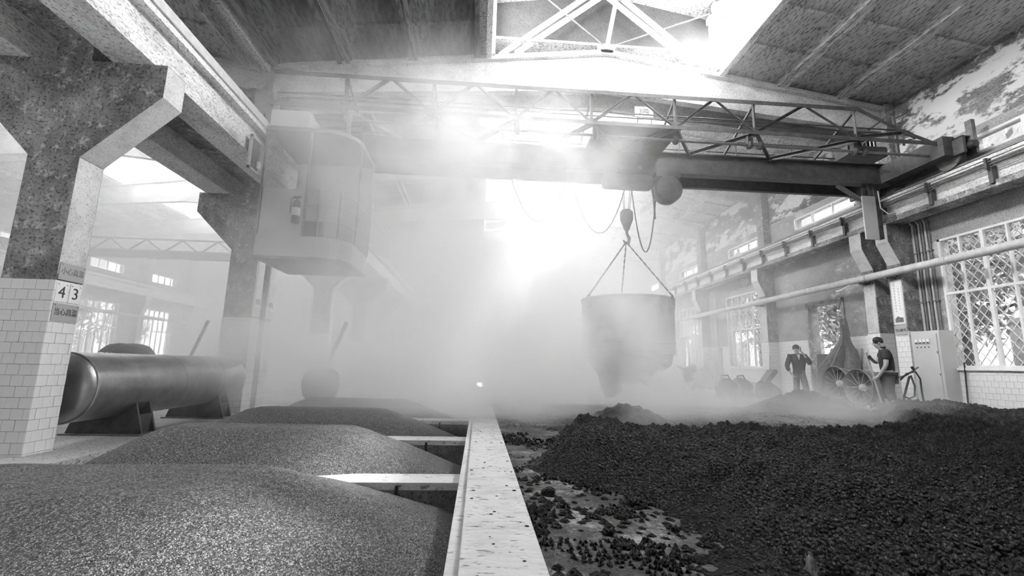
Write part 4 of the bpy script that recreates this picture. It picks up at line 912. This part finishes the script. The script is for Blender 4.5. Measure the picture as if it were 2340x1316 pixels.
# -- man in a suit on the phone
FIG[0] = ((8.93, 12.3, 0), math.radians(-28), (0, 0, 0))
p = thing('person', 'man in dark suit with a phone at his ear beside the doorway', 'person', (8.95, 12.3, FR))
V = dict(pel=(8.93, 12.3, 1.06, (.12, .11)), ch=(8.93, 12.3, 1.38, (.12, .12)), nk=(8.91, 12.29, 1.57, .05),
    sn=(8.73, 12.3, 1.46, .06), en=(8.64, 12.30, 1.2, .042), wn=(8.70, 12.2, 1.02, .03), hn=(8.74, 12.19, .96, .032),
    sf=(9.12, 12.3, 1.46, .06), ef=(9.19, 12.15, 1.25, .042), wf=(9.06, 12.12, 1.5, .03), hf=(9.0, 12.14, 1.58, .032),
    kn=(8.84, 12.28, .68, .062), an=(8.82, 12.32, .36, .04), tn=(8.80, 12.18, .31, .034), kf=(9.05, 12.28, .68, .062), af=(9.10, 12.32, .36, .04), tf=(9.12, 12.18, .31, .034), hpn=(8.86, 12.3, .98, .085), hpf=(9.0, 12.3, .98, .085))
hc, fc = (8.895, 12.27, 1.69), (-.35, -1, -.15)
E = [('pel', 'ch'), ('ch', 'nk'), ('ch', 'sn'), ('sn', 'en'), ('en', 'wn'), ('wn', 'hn'), ('ch', 'sf'), ('sf', 'ef'), ('ef', 'wf'), ('wf', 'hf'), ('pel', 'hpn'), ('hpn', 'kn'), ('kn', 'an'), ('an', 'tn'), ('pel', 'hpf'), ('hpf', 'kf'), ('kf', 'af'), ('af', 'tf')]
head_chain(V, E, 'nk', hc, fc); fingers(V, E, 'hn', 'wn', (1, 0, 0), 'n', 1); fingers(V, E, 'hf', 'wf', (-1, 0, 0), 'f', -1)
skin_mesh('body', V, E, 'skin', p); head_parts(p, hc, fc)
skin_mesh('jacket', dict(hem=(8.93, 12.3, .88, (.175, .15)), pel=(8.93, 12.3, 1.06, (.165, .145)), ch=q('ch', (.16, .15)), nk=(8.915, 12.295, 1.52, .08), sn=q('sn', .09), en=q('en', .068), wn=(8.685, 12.21, 1.05, .052), sf=q('sf', .09), ef=q('ef', .068), wf=(9.09, 12.13, 1.46, .05)),
    [('hem', 'pel'), ('pel', 'ch'), ('ch', 'nk'), ('ch', 'sn'), ('sn', 'en'), ('en', 'wn'), ('ch', 'sf'), ('sf', 'ef'), ('ef', 'wf')], 'cloth2', p)
skin_mesh('trousers', dict(pel=(8.93, 12.3, .98, (.13, .12)), hpn=q('hpn', .105), kn=q('kn', .082), an=(8.82, 12.31, .37, .075), hpf=q('hpf', .105), kf=q('kf', .082), af=(9.10, 12.31, .37, .075)),
    [('pel', 'hpn'), ('hpn', 'kn'), ('kn', 'an'), ('pel', 'hpf'), ('hpf', 'kf'), ('kf', 'af')], 'trouser', p)
for k, k2 in (('tn', 'an'), ('tf', 'af')):
    a, b = frot(V[k][:3]), frot(V[k2][:3]); d_ = (a-b); d_.z = 0; d_.normalize(); a.z = FR+.04; MB().bar(a+d_*.1, a-d_*.18, .09, .08).build('shoe', M['black'], p)
sb = MB().prism([(8.88, 1.52), (8.96, 1.52), (8.93, 1.36)], 1, 12.135, 12.145); sb.v = [tuple(frot(q_)) for q_ in sb.v]; sb.build('shirt_front', M['signw'], p)
sb = MB().cbox(8.985, 9.0, 12.14, 12.20, 1.60, 1.72, .004); sb.v = [tuple(frot(q_)) for q_ in sb.v]; ph = sb.build('phone', M['black']); tag(ph, 'small dark phone held to the ear of the man in the suit', 'phone')
# ================================================================ blowers, carts, tools
def axial_fan(cx, cy, cz, r, L, label, nb=12):
    e = thing('axial_blower', label, 'blower', (cx+L/2, cy, FR)); o, ax = (cx, cy, cz), (1, 0, 0)
    MB().lathe([(r+.03, -.03), (r+.045, -.015), (r+.02, .02), (r-.02, .08), (r-.03, L*.5), (r-.05, L), (r-.07, L), (r-.05, L*.5), (r-.04, .08), (r, .0), (r+.03, -.03)], o, ax, 40).build('casing', M['steel2'], e, True)
    MB().lathe([(0, .02), (.04, .025), (.065, .05), (.075, .09), (.075, .4), (0, .4)], o, ax, 20).build('hub', M['pale'], e, True)
    for k in range(nb):
        t = 2*math.pi*k/nb; u = Vector((0, math.cos(t), math.sin(t))); tg = Vector((0, -math.sin(t), math.cos(t))); c = Vector(o)
        a = [c+u*.07+Vector((.10, 0, 0))-tg*.008, c+u*.07+Vector((.18, 0, 0))+tg*.008, c+u*(r-.045)+Vector((.18, 0, 0))+tg*.02, c+u*(r-.045)+Vector((.08, 0, 0))-tg*.012]
        n = Vector((.006, 0, 0)); MB().add(a+[q_+n for q_ in a], [(0, 1, 2, 3), (7, 6, 5, 4), (0, 1, 5, 4), (1, 2, 6, 5), (2, 3, 7, 6), (3, 0, 4, 7)]).build('blade', M['steel'], e)
        MB().tube([c+u*.06+Vector((.03, 0, 0)), c+u*(r-.01)+Vector((.0, 0, 0))], .004, 5).build('guard_wire', M['pale'], e)
    for z in (.3, .6): MB().lathe([(r-.02, L*z-.015), (r, L*z-.012), (r, L*z+.012), (r-.02, L*z+.015)], o, ax, 40).build('band', M['steel2'], e, True)
    zb_ = cz-r
    fr = MB().box(cx-.02, cx+L+.05, cy-.25, cy-.2, FR+.13, FR+.17).box(cx-.02, cx+L+.05, cy+.2, cy+.25, FR+.13, FR+.17)
    for x in (cx+.1, cx+L-.1): fr.box(x-.02, x+.02, cy-.25, cy+.25, FR+.13, FR+.17).box(x-.02, x+.02, cy-.2, cy-.16, FR+.17, zb_+.12).box(x-.02, x+.02, cy+.16, cy+.2, FR+.17, zb_+.12)
    fr.build('cart_frame', M['steel2'], e)
    for x in (cx+.02, cx+L):
        for y in (cy-.225, cy+.225):
            w = MB().lathe([(0, -.02), (.055, -.02), (.06, 0), (.055, .02), (0, .02)], (x, y, FR+.06), (0, 1, 0), 14).build('caster', M['pale'], e, True); MB().box(x-.02, x+.02, y-.03, y+.03, FR+.06, FR+.13).build('fork', M['steel'], w)
axial_fan(8.25, 10.16, .80, .35, .6, 'axial blower with pale hub, left of two on carts', 14)
axial_fan(8.09, 9.35, .74, .35, .5, 'axial blower with dark round opening behind the worker', 12)
# tarp bunched at the doorway
e = thing('tarpaulin', 'dark tarpaulin hanging in folds at the doorway', 'tarpaulin', (9.3, 11.25, FR)); m = MB(); n1, n2 = 26, 48; vs = []; fs = []
for i in range(n1+1):
    t = i/n1; c = Vector((9.55, 11.30, 2.45)).lerp(Vector((9.05, 11.0, .35)), t); c.x += .06*math.sin(5*t)
    sm = min(1, max(0, (t-.2)/.5)); sm = sm*sm*(3-2*sm); R_ = .06+.10*t**.5+.36*sm
    for j in range(n2):
        a = 2*math.pi*j/n2; k = 1+.25*math.sin(5*a+3*t)*min(1, t*2.5)+.16*math.sin(9*a-6*t)+.08*math.sin(17*a+9*t)
        vs.append(c+Vector((math.cos(a)*R_*1.05*k, math.sin(a)*R_*.45*k, .03*math.sin(4*a)*t)))
for i in range(n1):
    for j in range(n2): fs.append((i*n2+j, i*n2+(j+1) % n2, (i+1)*n2+(j+1) % n2, (i+1)*n2+j))
m.add(vs, fs).build('cloth', M['tarp'], e, True); MB().tube([(9.45, 11.22, 2.3), (9.5, 11.3, 2.36), (9.55, 11.38, 2.3), (9.5, 11.3, 2.24), (9.45, 11.22, 2.3)], .015, 6).build('tie_rope', M['wood'], e)
e = thing('board', 'dark flat board standing behind the tarpaulin in the doorway', 'board', (9.5, 12.3, FR)); MB().prism([(9.55, .3), (9.60, .3), (9.72, 1.55), (9.67, 1.55)], 1, 11.6, 12.5).build('panel', M['steel'], e); MB().prism([(9.54, .3), (9.61, .3), (9.73, 1.55), (9.66, 1.55)], 1, 12.5, 12.54).build('edge_strip', M['steel2'], e)
for y, t, l in ((11.22, 1.70, 'nearer the doorway'), (10.98, 1.66, 'farther from the doorway')):
    e = thing('hand_tool', 'wooden tool handle leaning on the tiled wall, '+l, 'tool', (9.5, y, FR), 'tools leaning on the tiled wall'); MB().tube([(9.45, y, FR+.15), (9.70, y+.02, t)], .017, 8).build('handle', M['wood'], e, True); MB().box(9.40, 9.46, y-.1, y+.1, FR, FR+.18).build('tool_head', M['steel2'], e)
e = thing('hand_tool', 'thin tool handle leaning in the corner behind the man in the suit', 'tool', (9.3, 14.05, FR)); MB().tube([(9.1, 13.95, FR+.1), (9.36, 14.2, 1.55)], .017, 8).build('handle', M['wood'], e, True); MB().box(9.02, 9.16, 13.86, 13.98, FR, FR+.12).build('tool_head', M['steel2'], e)
# hose on a hand cart frame
e = thing('hose_cart', 'hand cart handle with a black hose looped over it', 'cart', (8.94, 8.97, FR))
MB().tube([(8.64, 9.02, .95), (8.86, 9.00, 1.02), (9.12, 8.97, 1.19)], .017, 8).build('handle', M['steel2'], e, True); MB().tube([(9.02, 8.97, 1.12), (9.0, 9.0, 1.2)], .024, 8).build('grip', M['black'], e, True)
MB().tube([(8.92, 8.99, 1.0), (8.76, 8.99, .62), (8.69, 8.99, FR+.05)], .02, 8).build('leg', M['black'], e, True)
hp = [(8.69, 8.97, .92), (8.84, 8.97, 1.05), (9.04, 8.97, 1.1), (9.11, 8.95, .95), (9.11, 8.95, .7), (9.12, 8.95, .5), (9.07, 8.95, .37), (8.94, 8.97, .31), (8.74, 9.07, .3)]
MB().tube(hp, .016, 8).build('hose', M['black'], e, True); MB().tube([(8.90, 8.94, 1.02), (8.94, 8.92, .8), (8.91, 8.92, .6), (8.80, 8.94, .55), (8.69, 8.95, .6)], .016, 8).build('hose', M['black'], e, True)
MB().lathe([(0, -.02), (.06, -.02), (.06, .02), (0, .02)], (8.69, 9.05, FR+.06), (0, 1, 0), 16).build('wheel', M['black'], e, True)
# round floor blowers
def drum_blower(x, y, r, label):
    e = thing('round_blower', label, 'blower', (x, y, FR), 'round floor blowers by the second window'); ax = (-.25, -1, 0)
    MB().lathe([(r-.02, -.14), (r, -.15), (r+.01, -.13), (r-.01, -.1), (r-.01, .14), (r*.6, .16), (0, .17)], (x, y, FR+r+.03), ax, 32).build('drum', M['steel2'], e, True)
    MB().lathe([(r-.02, .06), (r*.5, .1), (.07, .12), (0, .12)], (x, y, FR+r+.03), (.25, 1, 0), 28).build('face', M['steel'], e, True)
    MB().lathe([(0, .0), (.06, .0), (.06, .15), (0, .15)], (x, y, FR+r+.03), ax, 16).build('hub', M['steel2'], e, True)
    MB().tube([(x-.12, y, FR+2*r), (x-.1, y, FR+2*r+.09), (x+.08, y, FR+2*r+.1), (x+.14, y, FR+2*r-.02)], .02, 8).build('handle', M['steel'], e, True)
    MB().tube([(x+.1, y-.1, FR+2*r-.02), (x+r+.08, y-.12, FR+r+.1), (x+r+.06, y-.1, FR+.1)], .02, 8).build('cable', M['pale'], e, True)
    for k in (-1, 1): MB().bar((x+k*r*.5, y, FR+.12), (x+k*r*.75, y, FR), .06, .3).build('foot', M['steel'], e)
drum_blower(6.95, 12.6, .26, 'round floor blower with handle, left of the pair before the window')
drum_blower(7.75, 13.2, .26, 'round floor blower dim in the steam, right of the pair before the window')
e = thing('scoop', 'broad metal scoop leaning on a low pile by the wall', 'scoop', (8.5, 13.3, FR)); MB().tube([(8.1, 13.2, .5), (8.3, 13.2, .72), (8.5, 13.25, .75)], .02, 8).build('handle', M['steel'], e, True); MB().prism([(8.42, .72), (8.50, .62), (8.86, 1.02), (8.82, 1.1), (8.72, 1.08)], 1, 13.1, 13.4).build('blade', M['steel2'], e); MB().box(8.1, 8.9, 13.05, 13.6, FR, .5).prism([(8.1, .5), (8.9, .5), (8.6, .72), (8.3, .68)], 1, 13.05, 13.6).build('pile_box', M['steel2'], e)
# carts with cylinders against the wall
e = thing('welding_cart', 'grey cart with box body and round caps behind the blowers', 'cart', (8.9, 18.0, FR)); MB().cbox(8.65, 9.3, 17.8, 18.5, FR+.12, 1.0, .03).build('body', M['cabinet'], e); MB().lathe([(.26, 0), (.26, .55), (.2, .62), (0, .64)], (9.0, 18.45, .95), (0, -1, 0), 20).build('cover', M['cabinet'], e, True)
for x in (8.75, 9.2):
    for y in (17.9, 18.4): MB().lathe([(0, -.03), (.07, -.03), (.07, .03), (0, .03)], (x, y, FR+.07), (1, 0, 0), 14).build('wheel', M['black'], e, True)
MB().tube([(8.9, 17.8, 1.1), (9.0, 17.75, 1.25), (9.1, 17.8, 1.1)], .02, 6).build('handle', M['steel'], e, True)
e = thing('wheeled_stand', 'small three-legged wheeled stand with levers beside the grey cart', 'stand', (8.3, 17.8, FR)); MB().lathe([(.12, 0), (.16, .1), (.16, .5), (.1, .62), (0, .64)], (8.35, 17.9, .55), (0, 0, 1), 18).build('body', M['steel'], e, True); MB().lathe([(0, 0), (.15, .02), (.15, .2), (.08, .28), (0, .3)], (8.55, 17.95, .98), (0, -.3, 1), 18).build('cap', M['steel'], e, True)
for dx, dy in ((-.28, -.1), (.0, -.3), (.25, .05)): MB().bar((8.35, 17.9, .55), (8.35+dx, 17.9+dy, FR+.12), .05, .05).build('leg', M['pale'], e); MB().lathe([(0, -.025), (.06, -.025), (.06, .025), (0, .025)], (8.35+dx, 17.9+dy, FR+.06), (1, 0, 0), 12).build('caster', M['steel'], e, True)
MB().tube([(8.3, 17.9, 1.0), (8.1, 17.85, 1.08), (7.82, 17.8, 1.16)], .03, 6).tube([(8.1, 17.85, 1.08), (8.0, 17.8, 1.15)], .045, 6).tube([(8.05, 17.85, 1.05), (8.2, 17.9, .6), (8.3, 17.9, .45)], .014, 6).build('lever', M['steel'], e)
# ================================================================ left nave
e = thing('vat', 'round vat heaped with dark mash beyond the tank', 'vat', (-9.35, 13, 0)); MB().lathe([(.62, 0), (.64, .02), (.64, 1.1), (.6, 1.1), (.6, .05), (0, .05)], (-9.35, 13, 0), (0, 0, 1), 32).build('wall', M['steel2'], e, True)
X, Y = np.meshgrid(np.linspace(-.62, .62, 60), np.linspace(-.62, .62, 60)); rr_ = np.hypot(X, Y); Z = 1.0+.38*np.clip(1-(rr_/.66)**4, 0, 1)+.06*(fbm(X, Y, 6, 3, 4)-.5)
hm = height_mesh('contents', X, Y, Z, M['mash'], rr_ < .6); hm.parent = e
e = thing('plank', 'dark plank leaning in the left nave behind the tank', 'plank', (-8.35, 14, 0)); MB().bar((-8.62, 13.9, .02), (-8.02, 14.1, 2.15), .2, .05).build('board', M['steel'], e); MB().bar((-8.66, 13.86, .3), (-8.44, 13.92, .3), .04, .07).build('cleat', M['steel2'], e)
e = thing('hopper', 'rounded dark hopper with a leaning pole, dim in the steam', 'hopper', (-3.6, 11, 0)); MB().lathe([(0, .1), (.25, .12), (.38, .3), (.42, .55), (.36, .78), (.2, .88), (0, .9)], (-3.6, 11, 0), (0, 0, 1), 28).build('bowl', M['steel'], e, True); MB().tube([(-3.5, 10.9, .8), (-3.1, 10.9, 1.95)], .05, 8).build('pole', M['steel'], e, True)
for a in (0, 2.1, 4.2): MB().bar((-3.6+.2*math.cos(a), 11+.2*math.sin(a), .2), (-3.6+.36*math.cos(a), 11+.36*math.sin(a), 0), .06, .06).build('leg', M['steel'], e)
e = thing('bridge_crane', 'second bridge crane spanning the left nave', 'crane', (-12.2, 20, 5.2)); MB().box(-18.6, -5.75, 19.9, 20.1, 5.2, 5.55).build('main_girder', M['steel2'], e); MB().box(-18.7, -5.6, 18.9, 19.0, 5.2, 5.26).box(-18.7, -5.6, 18.9, 19.0, 5.75, 5.8).build('chord', M['steel2'], e)
for i in range(9): x = -18.5+1.4*i; MB().bar((x, 18.95, 5.24), (x+.7, 18.95, 5.76), .05, .05).build('diagonal', M['steel2'], e); MB().bar((x+1.4, 18.95, 5.24), (x+.7, 18.95, 5.76), .05, .05).build('diagonal', M['steel2'], e)
for x in (-18.8, -5.565):
    c = MB().box(x-.13, x+.13, 18.6, 20.5, 5.3, 5.55).build('end_carriage', M['steel'], e)
    for y in (18.9, 20.2): MB().lathe([(0, -.06), (.17, -.06), (.17, .06), (0, .06)], (x, y, 5.36), (1, 0, 0), 18).build('wheel', M['steel2'], c, True)
MB().lathe([(0, 0), (.25, 0), (.3, .2), (.3, .5), (0, .55)], (-9.2, 19.95, 4.65), (0, 0, 1), 20).build('hoist_drum', M['steel'], e, True)
# ================================================================ outdoors seen through windows and doorway
g = MB().box(W+.27, 40, -12, 45, 0, .2).build('ground', M['ground']); g['kind'] = 'structure'
g = MB().box(-42, WL-.27, -12, 45, -.2, 0).build('ground', M['ground']); g['kind'] = 'structure'
def building(x, s, label, y0=-10, y1=44, h=15):
    e = thing('building', label, 'building', (x, (y0+y1)/2, .2)); MB().box(x, x+s*4, y0, y1, .2, h).build('wall', M['outwall'], e)
    for y in np.arange(y0+2, y1-2, 3.4):
        for z in (1.3, 4.6, 7.9):
            f = MB().box(x-s*.06, x, y, y+1.9, z-.06, z+1.8).build('window_surround', M['white'], e); MB().box(x-s*.07, x-s*.06, y+.08, y+.92, z+.04, z+1.7).box(x-s*.07, x-s*.06, y+.98, y+1.82, z+.04, z+1.7).build('pane', M['steel2'], f)
    for z in (4.0, 7.3): MB().box(x-s*.12, x, y0, y1, z-.1, z+.1).build('ledge', M['white'], e)
building(18, 1, 'pale building with rows of windows across the yard')  # built extra tall to keep the sun off the right wall windows
building(-30, -1, 'pale building beyond the left nave windows')
def tree_mesh(seed, h, r):
    R = np.random.default_rng(seed); t = MB(); t.tube([(0, 0, 0), (.1, .05, h*.3), (.0, -.05, h*.55), (.1, 0, h*.8)], [.13, .11, .08, .03], 8)
    for i in range(7):
        a = i*2.4; z = h*(.28+.07*i); t.tube([(.03, 0, z), (r*.5*math.cos(a), r*.5*math.sin(a), z+.5), (r*.9*math.cos(a), r*.9*math.sin(a), z+.7)], [.05, .035, .012], 6)
    n = 2600; c = R.normal(0, 1, (26, 3)); c /= np.linalg.norm(c, axis=1)[:, None]; c = c*R.uniform(.3, .95, (26, 1))*np.array([r, r, h*.42])+np.array([0, 0, h*.58])
    p_ = c[R.integers(0, 26, n)]+R.normal(0, .26, (n, 3)); d1 = R.normal(0, 1, (n, 3)); d1 /= np.linalg.norm(d1, axis=1)[:, None]; d2 = np.cross(d1, R.normal(0, 1, (n, 3))); d2 /= np.linalg.norm(d2, axis=1)[:, None]
    L = R.uniform(.07, .13, (n, 1)); q_ = np.stack([p_-d1*L, p_-d2*L*.4, p_+d1*L, p_+d2*L*.4], 1).reshape(-1, 3)
    return t, q_
TM = []
for sd in (1, 2, 3):
    t, q_ = tree_mesh(sd, 5.2, 1.5); o = t.build('trunk', M['bark'], None, True); me = o.data; bpy.data.objects.remove(o)
    lm = bpy.data.meshes.new('foliage'); lm.from_pydata([tuple(v) for v in q_], [], [(4*i, 4*i+1, 4*i+2, 4*i+3) for i in range(len(q_)//4)]); lm.materials.append(M['leaf']); TM.append((me, lm))
TR = [(12.6, 4.6, 'outside the near window, at the picture edge'), (13.0, 8.6, 'outside the near window, beside the cabinet'), (15.6, 6.4, 'behind the others outside the near window'), (12.9, 13.4, 'in the yard seen through the doorway'), (14.2, 17.2, 'between doorway and second window'), (13.2, 20.6, 'outside the second window'), (13.6, 26.0, 'outside the third window'), (12.9, 11.2, 'right of the doorway in the yard'), (13.4, 31.0, 'outside the far right windows'),
      (-22.5, 17, 'outside the left nave beside the tiled column'), (-22.5, 21.5, 'outside the left nave, middle of three'), (-22.8, 26.5, 'outside the left nave windows above the tank'), (-22.6, 31, 'outside the farthest left nave window')]
for i, (x, y, l) in enumerate(TR):
    e = thing('tree', 'leafy tree '+l, 'tree', (x, y, .2 if x > 0 else 0), 'trees around the building'); me, lm = TM[i % 3]; link('trunk', me, e); link('foliage', lm, e); e.rotation_euler.z = i*1.3; s = 1.0+.12*((i*7) % 4); e.scale = (s, s, s)
# ================================================================ steam
def steam_domain(name, box, label, build_density, step=1.0, aniso=.2):
    m = MB().box(*box); mat = bpy.data.materials.new(name); mat.use_nodes = True; nt = mat.node_tree
    nt.nodes.remove(nt.nodes['Principled BSDF']); out = nt.nodes['Material Output']
    v = N(nt, 'ShaderNodeVolumeScatter'); v.inputs['Color'].default_value = (1, 1, 1, 1); v.inputs['Anisotropy'].default_value = aniso
    nt.links.new(v.outputs[0], out.inputs['Volume'])
    d = build_density(nt)
    if isinstance(d, float): v.inputs['Density'].default_value = d
    else: nt.links.new(d, v.inputs['Density'])
    try: mat.cycles.volume_step_rate = step
    except Exception: pass
    try: mat.volume_intersection_method = 'ACCURATE'
    except Exception: pass
    o = m.build(name, mat); tag(o, label, 'steam', None, 'stuff'); return o
def blobs(lst, nscale, lo, hi, detail=3):
    def f(nt):
        tc = N(nt, 'ShaderNodeTexCoord'); acc = None
        for (c, r, s) in lst:
            a = N(nt, 'ShaderNodeVectorMath', operation='SUBTRACT'); nt.links.new(tc.outputs['Object'], a.inputs[0]); a.inputs[1].default_value = c
            b = N(nt, 'ShaderNodeVectorMath', operation='DIVIDE'); nt.links.new(a.outputs[0], b.inputs[0]); b.inputs[1].default_value = r
            q = N(nt, 'ShaderNodeVectorMath', operation='DOT_PRODUCT'); nt.links.new(b.outputs[0], q.inputs[0]); nt.links.new(b.outputs[0], q.inputs[1])
            e = N(nt, 'ShaderNodeMath', operation='MULTIPLY'); nt.links.new(q.outputs['Value'], e.inputs[0]); e.inputs[1].default_value = -1
            p = N(nt, 'ShaderNodeMath', operation='EXPONENT'); nt.links.new(e.outputs[0], p.inputs[0])
            k = N(nt, 'ShaderNodeMath', operation='MULTIPLY'); nt.links.new(p.outputs[0], k.inputs[0]); k.inputs[1].default_value = s
            if acc is None: acc = k
            else:
                ad = N(nt, 'ShaderNodeMath', operation='ADD'); nt.links.new(acc.outputs[0], ad.inputs[0]); nt.links.new(k.outputs[0], ad.inputs[1]); acc = ad
        n = noise(nt, nscale, detail, .6, None, .3)
        mr = N(nt, 'ShaderNodeMapRange'); nt.links.new(n.outputs[0], mr.inputs[0]); mr.inputs[1].default_value = lo; mr.inputs[2].default_value = hi
        mu = N(nt, 'ShaderNodeMath', operation='MULTIPLY'); nt.links.new(acc.outputs[0], mu.inputs[0]); nt.links.new(mr.outputs[0], mu.inputs[1])
        return mu.outputs[0]
    return f
PLUME = [((.2, 6.9, 1.3), (2.2, 1.1, 1.1), 3.0), ((1.7, 6.8, .9), (1.6, .9, .7), 1.6), ((-.2, 7.1, 2.9), (1.9, 1.0, 1.5), 2.6), ((-.6, 7.2, 4.5), (1.8, .9, 1.0), 2.6),
         ((-4.0, 8.2, 1.4), (.9, .8, .8), 2.4), ((3.6, 7.6, .4), (3.0, 1.5, .35), 1.6), ((2.2, 8.9, 5.6), (1.8, .7, .4), .45), ((4.6, 8.7, 7.6), (1.3, .6, .6), .5), ((-2.6, 7.0, 6.0), (2.0, .7, .8), .2),  # includes a blob by the near monitor glazing, added for its glow
         ((-2.7, 6.9, 3.6), (1.2, .6, 1.8), .65), ((2.7, 7.9, 2.2), (1.2, .7, 1.6), .06), ((-2.8, 9.0, 1.0), (1.6, 1.0, .8), 1.6)]
steam_domain('steam_plume', (-6.2, 8.5, 5.0, 10.4, .3, 8.2), 'dense white steam plume rising from the pits in mid hall', blobs(PLUME, .95, .34, .72), 2.5, .0)
steam_domain('steam_haze', (-19, 9.6, 10.6, 32.5, .05, 8.0), 'thin bright steam haze filling the far halls', lambda nt: .075, 1.0, .0)
